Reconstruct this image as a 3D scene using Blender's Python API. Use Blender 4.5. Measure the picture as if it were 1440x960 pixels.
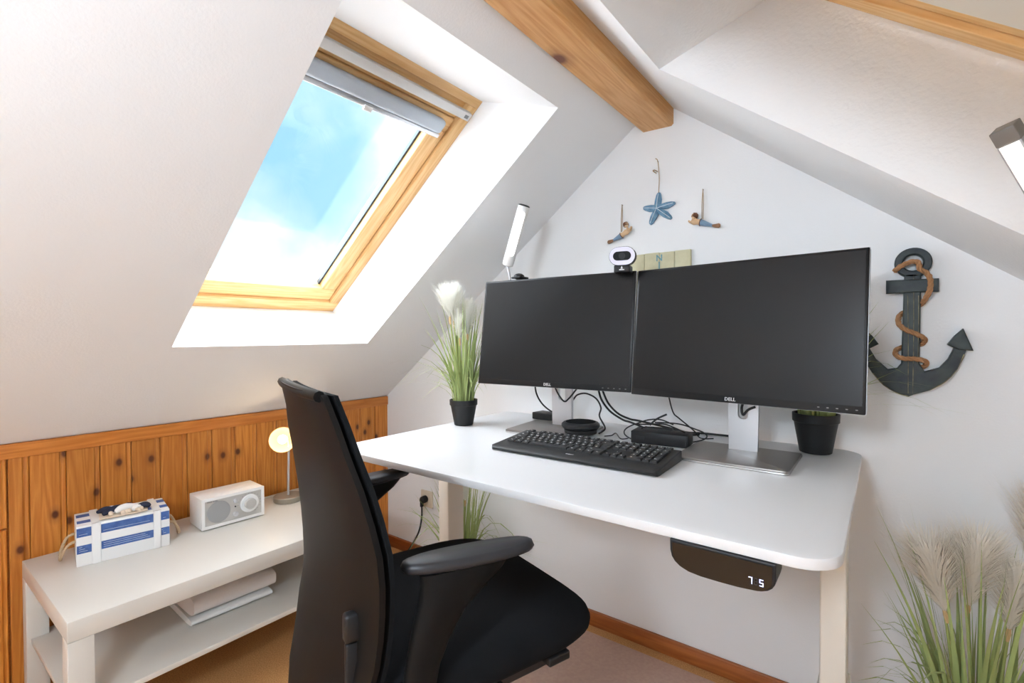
import bpy, bmesh, math, random
from mathutils import Vector, Matrix
R_ = math.radians
for o in list(bpy.data.objects): bpy.data.objects.remove(o, do_unlink=True)
scn = bpy.context.scene
COL = scn.collection

# ------------------------------------------------------------------ camera
F_PX = 693.25
CAM = Vector((2.0844, -1.6654, 1.1019))
c_r = Vector((.7973, .6036, -.0043)).normalized()
c_w = Vector((-.6036, .7972, -.0145)).normalized()
c_u = c_r.cross(c_w).normalized(); c_r = c_w.cross(c_u)
cd = bpy.data.cameras.new('camera'); cam = bpy.data.objects.new('camera', cd); COL.objects.link(cam)
cd.sensor_width = 36; cd.lens = F_PX/1440*36; cd.clip_start = .02
cam.matrix_world = Matrix(((c_r.x, c_u.x, -c_w.x, CAM.x), (c_r.y, c_u.y, -c_w.y, CAM.y), (c_r.z, c_u.z, -c_w.z, CAM.z), (0, 0, 0, 1)))
scn.camera = cam
def at(px, py, axis, val):
    """photo pixel -> point on the plane axis = val"""
    d = c_w + c_r*((px-720)/F_PX) - c_u*((py-480)/F_PX)
    return CAM + d*((val-CAM[axis])/d[axis])

# ------------------------------------------------------------------ world / exposure
scn.view_settings.view_transform = 'Standard'
scn.view_settings.look = 'None'
scn.view_settings.exposure = 0.33
scn.view_settings.gamma = 1
scn.view_settings.use_curve_mapping = False
W = bpy.data.worlds.new('sky'); scn.world = W; W.use_nodes = True
nt = W.node_tree; nt.nodes.clear()
def wn(t, **k):
    n = nt.nodes.new(t)
    for a, b in k.items(): setattr(n, a, b)
    return n
wo = wn('ShaderNodeOutputWorld'); bg = wn('ShaderNodeBackground'); tc = wn('ShaderNodeTexCoord')
nz = wn('ShaderNodeTexNoise'); nz.inputs['Scale'].default_value = 3.2; nz.inputs['Detail'].default_value = 6; nz.inputs['Roughness'].default_value = .45
mp = wn('ShaderNodeMapping'); mp.inputs['Location'].default_value = (2.1, .3, .4)
cr = wn('ShaderNodeValToRGB'); cr.color_ramp.elements[0].position = .36; cr.color_ramp.elements[1].position = .74
cr.color_ramp.elements[0].color = (.40, .74, .98, 1); cr.color_ramp.elements[1].color = (14.0, 14.6, 15.6, 1)
for p_, c_ in ((.43, (.60, .87, 1.0, 1)), (.50, (1.0, 1.08, 1.14, 1)), (.57, (2.0, 2.1, 2.25, 1))): cr.color_ramp.elements.new(p_).color = c_
gap = wn('ShaderNodeVectorMath', operation='DISTANCE'); gap.inputs[1].default_value = (-.865, .38, .33)   # a blue gap in the cloud cover
gr = wn('ShaderNodeMapRange'); gr.inputs['From Min'].default_value = .05; gr.inputs['From Max'].default_value = .44; gr.inputs['To Min'].default_value = -.20; gr.inputs['To Max'].default_value = .20
sm = wn('ShaderNodeMath', operation='ADD')
nrm_ = wn('ShaderNodeVectorMath', operation='NORMALIZE')
nt.links.new(tc.outputs['Generated'], nrm_.inputs[0]); nt.links.new(nrm_.outputs[0], gap.inputs[0]); nt.links.new(gap.outputs['Value'], gr.inputs[0])
nt.links.new(tc.outputs['Generated'], mp.inputs[0]); nt.links.new(mp.outputs[0], nz.inputs['Vector'])
nt.links.new(nz.outputs['Fac'], sm.inputs[0]); nt.links.new(gr.outputs[0], sm.inputs[1])
nt.links.new(sm.outputs[0], cr.inputs[0]); nt.links.new(cr.outputs[0], bg.inputs[0]); bg.inputs[1].default_value = 1.0
nt.links.new(bg.outputs[0], wo.inputs[0])

# ------------------------------------------------------------------ materials
MAT = {}
def mat(name, col=(.8, .8, .8), rough=.5, metal=0., emit=None, estr=0., spec=.5, bump=None, noise=None, trans=0., sheen=0.):
    m = bpy.data.materials.new(name); m.use_nodes = True; n = m.node_tree; b = n.nodes['Principled BSDF']
    b.inputs['Base Color'].default_value = (*col, 1); b.inputs['Roughness'].default_value = rough
    b.inputs['Metallic'].default_value = metal; b.inputs['Specular IOR Level'].default_value = spec
    if sheen: b.inputs['Sheen Weight'].default_value = sheen
    if emit: b.inputs['Emission Color'].default_value = (*emit, 1); b.inputs['Emission Strength'].default_value = estr
    tcn = n.nodes.new('ShaderNodeTexCoord')
    if noise:                      # (scale, other colour, detail)
        t = n.nodes.new('ShaderNodeTexNoise'); t.inputs['Scale'].default_value = noise[0]; t.inputs['Detail'].default_value = noise[2]
        r = n.nodes.new('ShaderNodeValToRGB'); r.color_ramp.elements[0].position = .35; r.color_ramp.elements[1].position = .65
        r.color_ramp.elements[0].color = (*col, 1); r.color_ramp.elements[1].color = (*noise[1], 1)
        n.links.new(tcn.outputs['Object'], t.inputs['Vector']); n.links.new(t.outputs['Fac'], r.inputs[0]); n.links.new(r.outputs[0], b.inputs['Base Color'])
    if bump:                       # (scale, strength, distance)
        t = n.nodes.new('ShaderNodeTexNoise'); t.inputs['Scale'].default_value = bump[0]; t.inputs['Detail'].default_value = 4
        bp = n.nodes.new('ShaderNodeBump'); bp.inputs['Strength'].default_value = bump[1]; bp.inputs['Distance'].default_value = bump[2]
        n.links.new(tcn.outputs['Object'], t.inputs['Vector']); n.links.new(t.outputs['Fac'], bp.inputs['Height']); n.links.new(bp.outputs[0], b.inputs['Normal'])
    MAT[name] = m
    return m
def plumat(name, col):
    m = bpy.data.materials.new(name); m.use_nodes = True; n = m.node_tree; n.nodes.clear()
    o = n.nodes.new('ShaderNodeOutputMaterial'); x = n.nodes.new('ShaderNodeMixShader'); d = n.nodes.new('ShaderNodeBsdfDiffuse'); t = n.nodes.new('ShaderNodeBsdfTranslucent')
    d.inputs[0].default_value = (*col, 1); t.inputs[0].default_value = (*col, 1); x.inputs[0].default_value = .5
    n.links.new(d.outputs[0], x.inputs[1]); n.links.new(t.outputs[0], x.inputs[2]); n.links.new(x.outputs[0], o.inputs[0]); MAT[name] = m
def pine(name, light, dark, knot, axis=2, knots=True, rough=.45, face=(1, 2), kscale=8.):
    m = bpy.data.materials.new(name); m.use_nodes = True; n = m.node_tree; b = n.nodes['Principled BSDF']; N = n.nodes.new; Lk = n.links.new
    b.inputs['Roughness'].default_value = rough
    t = N('ShaderNodeTexCoord'); oi = N('ShaderNodeObjectInfo'); ad = N('ShaderNodeVectorMath'); ad.operation = 'MULTIPLY_ADD'
    cx = N('ShaderNodeCombineXYZ')
    for k in range(3): Lk(oi.outputs['Random'], cx.inputs[k])
    Lk(cx.outputs[0], ad.inputs[0]); ad.inputs[1].default_value = (7.3, 5.1, 9.7); Lk(t.outputs['Object'], ad.inputs[2])
    mpn = N('ShaderNodeMapping'); sc = [14., 14., 14.]; sc[axis] = .8; mpn.inputs['Scale'].default_value = sc; Lk(ad.outputs[0], mpn.inputs[0])
    n1 = N('ShaderNodeTexNoise'); n1.inputs['Scale'].default_value = 1.6; n1.inputs['Detail'].default_value = 2; Lk(mpn.outputs[0], n1.inputs['Vector'])
    mu = N('ShaderNodeMath'); mu.operation = 'MULTIPLY'; mu.inputs[1].default_value = 16; Lk(n1.outputs['Fac'], mu.inputs[0])
    fr = N('ShaderNodeMath'); fr.operation = 'PINGPONG'; fr.inputs[1].default_value = 1; Lk(mu.outputs[0], fr.inputs[0])
    n2 = N('ShaderNodeTexNoise'); n2.inputs['Scale'].default_value = 14; n2.inputs['Detail'].default_value = 6; n2.inputs['Roughness'].default_value = .7; Lk(mpn.outputs[0], n2.inputs['Vector'])
    mx = N('ShaderNodeMath'); mx.operation = 'MULTIPLY_ADD'; mx.inputs[1].default_value = .45; Lk(fr.outputs[0], mx.inputs[0])
    m3 = N('ShaderNodeMath'); m3.operation = 'MULTIPLY'; m3.inputs[1].default_value = .7; Lk(n2.outputs['Fac'], m3.inputs[0]); Lk(m3.outputs[0], mx.inputs[2])
    r = N('ShaderNodeValToRGB'); r.color_ramp.elements[0].position = .25; r.color_ramp.elements[1].position = .85
    r.color_ramp.elements[0].color = (*light, 1); r.color_ramp.elements[1].color = (*dark, 1); Lk(mx.outputs[0], r.inputs[0])
    out = r.outputs[0]
    hv = N('ShaderNodeHueSaturation'); va = N('ShaderNodeMapRange'); va.inputs['To Min'].default_value = .85; va.inputs['To Max'].default_value = 1.15
    Lk(oi.outputs['Random'], va.inputs[0]); Lk(va.outputs[0], hv.inputs['Value']); Lk(out, hv.inputs['Color']); out = hv.outputs[0]
    if knots:
        sx_ = N('ShaderNodeSeparateXYZ'); Lk(ad.outputs[0], sx_.inputs[0]); cb_ = N('ShaderNodeCombineXYZ')
        Lk(sx_.outputs[face[0]], cb_.inputs[0]); Lk(sx_.outputs[face[1]], cb_.inputs[1])
        mk = N('ShaderNodeMapping'); mk.inputs['Scale'].default_value = (1, .68, 1); Lk(cb_.outputs[0], mk.inputs[0])
        v = N('ShaderNodeTexVoronoi'); v.voronoi_dimensions = '2D'; v.inputs['Scale'].default_value = kscale; v.inputs['Randomness'].default_value = 1.; Lk(mk.outputs[0], v.inputs['Vector'])
        kr = N('ShaderNodeValToRGB'); kr.color_ramp.elements[0].position = .045; kr.color_ramp.elements[1].position = .19
        e_ = kr.color_ramp.elements.new(.09); e_.color = (.30, .30, .30, 1)
        kr.color_ramp.elements[0].color = (1, 1, 1, 1); kr.color_ramp.elements[2].color = (0, 0, 0, 1); Lk(v.outputs['Distance'], kr.inputs[0])
        mxc = N('ShaderNodeMix'); mxc.data_type = 'RGBA'; Lk(kr.outputs[0], mxc.inputs['Factor']); Lk(out, mxc.inputs['A']); mxc.inputs['B'].default_value = (*knot, 1)
        out = mxc.outputs['Result']
    Lk(out, b.inputs['Base Color'])
    MAT[name] = m
    return m
mat('plaster', (.90, .905, .91), .9, bump=(170, .13, .004), spec=.2)
mat('plaster_rough', (.90, .905, .91), .9, bump=(120, .22, .005), spec=.2)
pine('pine_panel', (.64, .250, .042), (.45, .138, .014), (.10, .022, .004), 2)
pine('pine_trim', (.56, .20, .035), (.42, .125, .014), (.10, .02, .004), 1, knots=False)
pine('pine_base', (.42, .13, .03), (.27, .07, .012), (.10, .02, .004), 0, knots=False)
pine('pine_frame', (.84, .56, .27), (.70, .39, .14), (.3, .12, .03), 0, knots=False)
pine('pine_frame_side', (.84, .56, .27), (.70, .39, .14), (.3, .12, .03), 1, knots=False)
pine('pine_beam', (.74, .42, .17), (.58, .27, .075), (.16, .045, .012), 1, face=(0, 1), kscale=4.)
mat('cork', (.62, .34, .13), .75, noise=(260, (.42, .20, .065), 3), bump=(220, .2, .002))
mat('vinyl_mat', (.50, .33, .26), .45, noise=(90, (.45, .29, .23), 4))
mat('white_lacquer', (.64, .605, .55), .42, noise=(3, (.64, .61, .555), 1), spec=.3)
mat('white_laminate', (.74, .74, .745), .34, spec=.35)
mat('edge_white', (.78, .77, .72), .4)
mat('leg_white', (.78, .74, .66), .4)
mat('black_plastic', (.010, .010, .011), .45, spec=.3, bump=(900, .1, .0005))
mat('black_soft', (.014, .0145, .016), .5, spec=.3, bump=(700, .15, .0008))
mat('kb_black', (.018, .018, .0185), .5, spec=.35)
mat('black_shell', (.0065, .006, .0058), .48, spec=.13)
mat('black_fabric', (.0075, .008, .009), .95, bump=(900, .5, .001), spec=.1)
mat('armpad', (.022, .023, .027), .42, spec=.4)
mat('screen', (.007, .0072, .0076), .30, spec=.26)
mat('bezel', (.009, .009, .0095), .4, spec=.3)
mat('silver', (.62, .63, .65), .32, metal=.7)
mat('dark_metal', (.22, .20, .185), .35, metal=.6)
mat('chrome', (.75, .75, .75), .15, metal=1)
mat('alu', (.55, .56, .58), .35, metal=.8)
mat('blind_grey', (.45, .50, .56), .5)
mat('blind_cloth', (.72, .66, .56), .9)
mat('bar_grey', (.62, .61, .59), .45)
mat('gasket', (.03, .06, .09), .4)
mat('logo_white', (.8, .8, .8), .5)
mat('legend', (.75, .75, .75), .5)
mat('grey_mark', (.2, .2, .2), .5)
mat('cable', (.012, .012, .013), .45)
mat('cord_white', (.75, .72, .66), .5)
mat('pot', (.012, .0125, .013), .5, spec=.3)
mat('soil', (.03, .02, .012), .95, bump=(120, .6, .004))
mat('leaf_light', (.36, .43, .16), .55, spec=.3); mat('leaf_mid', (.14, .19, .055), .55, spec=.3); mat('leaf_dark', (.055, .07, .028), .55, spec=.3)
plumat('plume', (.93, .92, .86)); plumat('plume_tan', (.95, .91, .84)); mat('stalk', (.34, .38, .12), .6); mat('stalk_tip', (.62, .42, .2), .7)
mat('blue_star', (.10, .22, .34), .6, noise=(60, (.20, .36, .50), 4)); mat('star_rib', (.65, .72, .76), .7)
mat('twine', (.42, .29, .16), .9)
mat('skin_wood', (.72, .48, .28), .6); mat('tail_blue', (.20, .30, .42), .6); mat('hair_brown', (.16, .06, .025), .6); mat('fin_brown', (.28, .14, .07), .6)
mat('sign_cream', (.66, .62, .42), .7, noise=(30, (.58, .54, .35), 4)); mat('sign_blue', (.16, .33, .38), .7)
mat('anchor_wood', (.006, .014, .021), .5, noise=(26, (.034, .048, .044), 8), bump=(60, .5, .004)); mat('anchor_edge', (.42, .36, .20), .7, noise=(40, (.05, .05, .04), 4))
mat('rope', (.40, .20, .09), .9, bump=(300, .6, .002)); mat('rope_light', (.50, .36, .22), .9, bump=(300, .6, .002))
mat('crate_white', (.80, .79, .77), .6, bump=(80, .2, .001)); mat('crate_blue', (.035, .085, .26), .6, noise=(70, (.06, .13, .34), 5))
mat('crate_streak', (.55, .60, .70), .7)
mat('navy', (.012, .016, .04), .8); mat('cloth_white', (.80, .77, .74), .9, bump=(40, .3, .003)); mat('shell_tan', (.72, .58, .44), .6)
mat('towel', (.80, .74, .71), .95, bump=(500, .5, .002)); mat('towel_white', (.84, .83, .80), .95, bump=(500, .5, .002))
mat('radio_white', (.84, .82, .79), .3); mat('radio_face', (.52, .50, .47), .4, metal=.3); mat('radio_mesh', (.36, .36, .36), .45, metal=.4)
mat('lamp_base', (.30, .27, .22), .4, metal=.4)
mat('shade_glass', (.70, .50, .24), .35, emit=(1, .74, .38), estr=.40)
mat('bulb', (1, .9, .7), .3, emit=(1, .85, .58), estr=2.5)
mat('opal', (1, 1, 1), .4, emit=(.76, .88, 1), estr=76)  # glow of the added fill globe, tinted cool against the warm bounce
mat('led', (1, 1, 1), .3, emit=(1, .99, .97), estr=2.2)
mat('led_warm', (1, 1, 1), .3, emit=(1, .86, .66), estr=2.6)
mat('ring_light', (.66, .64, .80), .4, emit=(.80, .78, 1), estr=.12)
mat('lens', (.004, .004, .004), .4, spec=.1)
mat('lamp_white', (.80, .80, .79), .35)
mat('lamp_grey', (.36, .37, .39), .4, metal=.3); mat('lamp_cap', (.16, .145, .13), .45)
mat('panel_gloss', (.006, .007, .008), .08)
mat('digit', (.7, .75, 1), .4, emit=(.62, .68, 1), estr=1.6); mat('digit_dim', (.03, .032, .04), .4)
mat('socket', (.68, .60, .48), .4)
mat('nail', (.3, .25, .2), .4, metal=.6)
g = bpy.data.materials.new('glass'); g.use_nodes = True; n = g.node_tree; n.nodes.clear()
go = n.nodes.new('ShaderNodeOutputMaterial'); gm = n.nodes.new('ShaderNodeMixShader'); gt = n.nodes.new('ShaderNodeBsdfTransparent'); gg = n.nodes.new('ShaderNodeBsdfGlossy')
gt.inputs[0].default_value = (.96, .985, 1, 1); gg.inputs['Roughness'].default_value = .02; gm.inputs[0].default_value = .06
n.links.new(gt.outputs[0], gm.inputs[1]); n.links.new(gg.outputs[0], gm.inputs[2]); n.links.new(gm.outputs[0], go.inputs[0]); MAT['glass'] = g

# ------------------------------------------------------------------ helpers
def tag(o, label=None, cat=None, group=None, kind=None):
    if label: o['label'] = label
    if cat: o['category'] = cat
    if group: o['group'] = group
    if kind: o['kind'] = kind
    return o
def empty(name, loc=(0, 0, 0), rz=0., m=None):
    o = bpy.data.objects.new(name, None); COL.objects.link(o); o.empty_display_size = .05
    if m is not None: o.matrix_world = m
    else: o.location = loc; o.rotation_euler = (0, 0, rz)
    return o
def thing(name, label, cat, loc=(0, 0, 0), rz=0., group=None, m=None):
    return tag(empty(name, loc, rz, m), label, cat, group)
def obj(name, me, material=None, parent=None, loc=(0, 0, 0), rot=(0, 0, 0), smooth=False):
    o = bpy.data.objects.new(name, me); COL.objects.link(o)
    if material:
        me.materials.clear()
        for k in (material if isinstance(material, (list, tuple)) else [material]): me.materials.append(MAT[k])
    if smooth:
        for f in me.polygons: f.use_smooth = True
    o.parent = parent; o.location = loc; o.rotation_euler = rot
    return o
def sharp(me, ang=40):
    for f in me.polygons: f.use_smooth = True
    me.set_sharp_from_angle(angle=R_(ang))
def mesh(verts, faces, idx=None):
    me = bpy.data.meshes.new('m'); me.from_pydata([tuple(v) for v in verts], [], faces)
    if idx:
        for f, i in zip(me.polygons, idx): f.material_index = i
    bm = bmesh.new(); bm.from_mesh(me); bmesh.ops.recalc_face_normals(bm, faces=bm.faces); bm.to_mesh(me); bm.free()
    me.update(); return me
def boxm(x0, x1, y0, y1, z0, z1, bev=0., seg=2):
    bm = bmesh.new(); bmesh.ops.create_cube(bm, size=1)
    for v in bm.verts: v.co = Vector(((x0+x1)/2+v.co.x*(x1-x0), (y0+y1)/2+v.co.y*(y1-y0), (z0+z1)/2+v.co.z*(z1-z0)))
    if bev: bmesh.ops.bevel(bm, geom=bm.edges[:], offset=bev, segments=seg, profile=.5, affect='EDGES')
    me = bpy.data.meshes.new('m'); bm.to_mesh(me); bm.free()
    if bev: sharp(me, 50)
    return me
def box(name, b, material, parent=None, bev=0., loc=(0, 0, 0), rot=(0, 0, 0), seg=2):
    return obj(name, boxm(*b, bev=bev, seg=seg), material, parent, loc, rot)
def prismm(poly, a0, a1, axis=2, bev=0., seg=2):
    """polygon in the two other axes, extruded along axis"""
    def P(u, v, w): return {0: (w, u, v), 1: (u, w, v), 2: (u, v, w)}[axis]
    n = len(poly)
    me = mesh([P(u, v, a0) for u, v in poly]+[P(u, v, a1) for u, v in poly], [tuple(range(n))[::-1], tuple(range(n, 2*n))]+[(i, (i+1) % n, n+(i+1) % n, n+i) for i in range(n)])
    if bev:
        bm = bmesh.new(); bm.from_mesh(me)
        ed = [e for e in bm.edges if len(e.link_faces) == 2 and any(len(f.verts) == n and n > 4 or abs(f.normal[axis]) > .9 for f in e.link_faces)]
        bmesh.ops.bevel(bm, geom=ed, offset=bev, segments=seg, profile=.5, affect='EDGES'); bm.to_mesh(me); bm.free()
    return me
def rrect(x0, x1, y0, y1, r, n=6):
    pts = []
    for cx, cy, a in ((x1-r, y1-r, 0), (x0+r, y1-r, 90), (x0+r, y0+r, 180), (x1-r, y0+r, 270)):
        for k in range(n+1): t = R_(a+90*k/n); pts.append((cx+r*math.cos(t), cy+r*math.sin(t)))
    return pts
def lathem(prof, n=32):
    v, f = [], []
    for r, z in prof:
        for k in range(n): t = 2*math.pi*k/n; v.append((r*math.cos(t), r*math.sin(t), z))
    for i in range(len(prof)-1):
        for k in range(n): f.append((i*n+k, i*n+(k+1) % n, (i+1)*n+(k+1) % n, (i+1)*n+k))
    f.append(tuple(range(n))[::-1]); f.append(tuple(range((len(prof)-1)*n, len(prof)*n)))
    me = mesh(v, f); sharp(me, 35); return me
def loftm(rings, cap=True, ang=50):
    n = len(rings[0]); v = [p for r in rings for p in r]; f = []
    for i in range(len(rings)-1):
        for k in range(n): f.append((i*n+k, i*n+(k+1) % n, (i+1)*n+(k+1) % n, (i+1)*n+k))
    if cap: f.append(tuple(range(n))[::-1]); f.append(tuple(range((len(rings)-1)*n, len(rings)*n)))
    me = mesh(v, f); sharp(me, ang); return me
def smoothpts(pts, n=8):
    pts = [Vector(p) for p in pts]; out = []
    for i in range(len(pts)-1):
        p0 = pts[max(i-1, 0)]; p1 = pts[i]; p2 = pts[i+1]; p3 = pts[min(i+2, len(pts)-1)]
        for k in range(n):
            t = k/n
            out.append(.5*((2*p1)+(p2-p0)*t+(2*p0-5*p1+4*p2-p3)*t*t+(3*p1-p0-3*p2+p3)*t**3))
    return out+[pts[-1]]
def tubem(pts, rad, n=8, sm=6):
    if sm: pts = smoothpts(pts, sm)
    pts = [Vector(p) for p in pts]; m = len(pts)
    rr = rad if callable(rad) else (lambda t: rad)
    rings = []; up = None
    for i, p in enumerate(pts):
        d = (pts[min(i+1, m-1)]-pts[max(i-1, 0)]).normalized()
        if up is None: up = d.orthogonal().normalized()
        up = (up-d*up.dot(d)).normalized(); s = d.cross(up); r = rr(i/(m-1))
        rings.append([p+(up*math.cos(2*math.pi*k/n)+s*math.sin(2*math.pi*k/n))*r for k in range(n)])
    return loftm(rings)
def tube(name, pts, rad, material, parent=None, n=8, sm=6):
    return obj(name, tubem(pts, rad, n, sm), material, parent)
def text(name, body, size, m4, material, parent, ext=.0004, align='CENTER'):
    c = bpy.data.curves.new('t', 'FONT'); c.body = body; c.size = size; c.extrude = ext; c.align_x = align; c.align_y = 'CENTER'; c.resolution_u = 2; c.offset = size*.02
    t = bpy.data.objects.new('t', c); COL.objects.link(t)
    me = bpy.data.meshes.new_from_object(t); bpy.data.objects.remove(t); bpy.data.curves.remove(c)
    o = obj(name, me, material, parent); o.matrix_local = m4; return o
def MX(loc, ex, ey):
    ex = Vector(ex).normalized(); ey = Vector(ey).normalized(); ez = ex.cross(ey)
    return Matrix(((ex.x, ey.x, ez.x, loc[0]), (ex.y, ey.y, ez.y, loc[1]), (ex.z, ey.z, ez.z, loc[2]), (0, 0, 0, 1)))
def join_boxes(bs, bev=0.):
    bm = bmesh.new()
    for b in bs:
        me = boxm(*b, bev=bev); bm.from_mesh(me); bpy.data.meshes.remove(me)
    me = bpy.data.meshes.new('m'); bm.to_mesh(me); bm.free(); return me
def struct(name, me, material, parent=None, label=None, cat=None):
    o = obj(name, me, material, parent)
    if parent is None: tag(o, label, cat, kind='structure')
    return o

# ------------------------------------------------------------------ room shell
KN, YB, XR, RX = .784, -3.4, 2.918, 1.459            # knee wall height, rear of room, right knee wall, ridge x
SL = .766; t_ = Vector((1, SL)).normalized(); n_ = Vector((-SL, 1)).normalized()
def sp(s, off):                                       # point of the left slope section: s up the slope, off outward
    p = Vector((0, KN))+t_*s+n_*off; return (p.x, p.y)
S_R = RX/t_.x
WIN = dict(s0=.355, s1=1.464, o0=.466, o1=1.637)
def slope(name, off, y_op, mirror, label):
    """slab with skylight openings; y_op = list of (y0, y1)"""
    def ridge(o): return (RX, KN+SL*RX+o/n_.y)
    full = [sp(0, 0), ridge(0), ridge(off), sp(0, off), (-.30, sp(0, off)[1]-.14*SL-.1), (-.30, KN-.02), (-.04, KN-.02)]
    low = [sp(0, 0), sp(WIN['o0'], 0), sp(WIN['s0'], off), sp(0, off), (-.30, sp(0, off)[1]-.14*SL-.1), (-.30, KN-.02), (-.04, KN-.02)]
    upp = [sp(WIN['o1'], 0), ridge(0), ridge(off), sp(WIN['s1'], off)]
    cuts = []; y = 0.12
    for a, b in sorted(y_op, reverse=True):
        cuts += [(full, b, y), (low, a, b), (upp, a, b)]; y = a
    cuts.append((full, YB-.12, y))
    bm = bmesh.new()
    for poly, a, b in cuts:
        if mirror: poly = [(2*RX-u, v) for u, v in poly]
        me = prismm(poly, a, b, axis=1); bm.from_mesh(me); bpy.data.meshes.remove(me)
    me = bpy.data.meshes.new('m'); bm.to_mesh(me); bm.free()
    return struct(name, me, 'plaster', label=label, cat='ceiling')
YL = (-1.100, -.395); YR = (-1.125, -.42); YL2 = (-2.95, -2.245); YR2 = (-3.20, -2.495)  # second pair: openings of the roof windows added behind the camera
slope('ceiling_left', .262, [YL, YL2], False, 'white plastered roof slope around the roof window above the wood panelling')
MAT['_p'] = MAT['plaster']; MAT['plaster'] = MAT['plaster_rough']
slope('ceiling_right', .242, [YR, YR2], True, 'white plastered roof slope beside the wooden ridge beam, anchor below it')
MAT['plaster'] = MAT['_p']
gab = [(-.04, -.1), (-.04, KN), (RX, KN+SL*RX+.05), (XR+.04, KN), (XR+.04, -.1)]
struct('wall_back', prismm(gab, 0, .12, axis=1), 'plaster', label='white plastered gable wall behind the monitors with the anchor on it', cat='wall')
struct('wall_front', prismm(gab, YB-.12, YB, axis=1), 'plaster', label='white plastered gable wall opposite the desk', cat='wall')
struct('floor', boxm(-.04, XR+.04, YB-.12, .12, -.12, 0), 'cork', label='brown speckled cork floor', cat='floor')
# left knee wall with pine planks
wl = struct('wall_left', boxm(-.30, -.014, YB, .0, -.1, KN-.02), 'pine_trim', label='low knee wall clad in knotty orange pine planks', cat='wall')
PL = .0855
def plankm(w, z0, z1):
    # wide face, a narrow recessed bead at one edge, dark joint
    q = min(.0145, w*.3); e = .0007
    pr = [(-.0145, e), (-.002, e), (0, e+.002), (0, w-q-.003), (-.0035, w-q), (-.0045, w-q+.003), (-.0035, w-.005), (-.0015, w-.003), (-.0035, w-e), (-.0145, w-e)]
    return prismm(pr, z0, z1, axis=2)
pm_full = plankm(PL, .0, KN-.045)
pm_low = plankm(PL, .0, .524); pm_up = plankm(PL, .531, KN-.045)
y = -.0775
box('plank', (-.014, 0, -.0775+.0015, -.0005, 0, KN-.045), 'pine_panel', wl)
k = 0
while y-PL > YB:
    y -= PL
    if -1.50 < y < -1.36:                               # planks cut by the little hatch
        pass
    if abs(y+1.445+.0005) < .05:
        obj('plank', plankm(.0465, 0, KN-.045), 'pine_panel', wl, (0, y+PL-.0465, 0))
        obj('plank', plankm(PL-.049, .531, KN-.045), 'pine_panel', wl, (0, y, 0)); obj('hatch_board', plankm(PL-.050, 0, .524), 'pine_panel', wl, (0, y, 0))
    elif -1.80 < y < -1.45:
        obj('plank', pm_up, None, wl, (0, y, 0)); obj('hatch_board', pm_low, None, wl, (0, y, 0))
    else:
        obj('plank', pm_full, None, wl, (0, y, 0))
for m_ in (pm_full, pm_low, pm_up): m_.materials.append(MAT['pine_panel'])
struct('trim_1', boxm(-.010, .008, YB, -.001, KN-.047, KN-.003, bev=.002), 'pine_trim', label='flat wooden trim board capping the pine panelling', cat='trim')
struct('wall_right', boxm(XR, XR+.30, YB, 0, -.1, KN), 'plaster', label='low white knee wall under the right roof slope', cat='wall')
struct('baseboard_left', boxm(0, .014, YB, -.0145, 0, .045, bev=.002), 'pine_trim', label='low wooden baseboard below the pine planks', cat='baseboard')
struct('baseboard_back', boxm(.0, XR, -.014, 0, 0, .055, bev=.002), 'pine_base', label='reddish wooden baseboard along the white gable wall', cat='baseboard')
# ridge beam
bp = [(1.400, 1.812), (1.405, 1.807), (1.504, 1.804), (1.511, 1.811), (1.511, 1.862), (1.459, 1.902), (1.400, 1.856)]
struct('ridge_beam', prismm(bp, YB, 0, axis=1), 'pine_beam', label='thick pine ridge beam running under the white ceiling', cat='beam')

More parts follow.
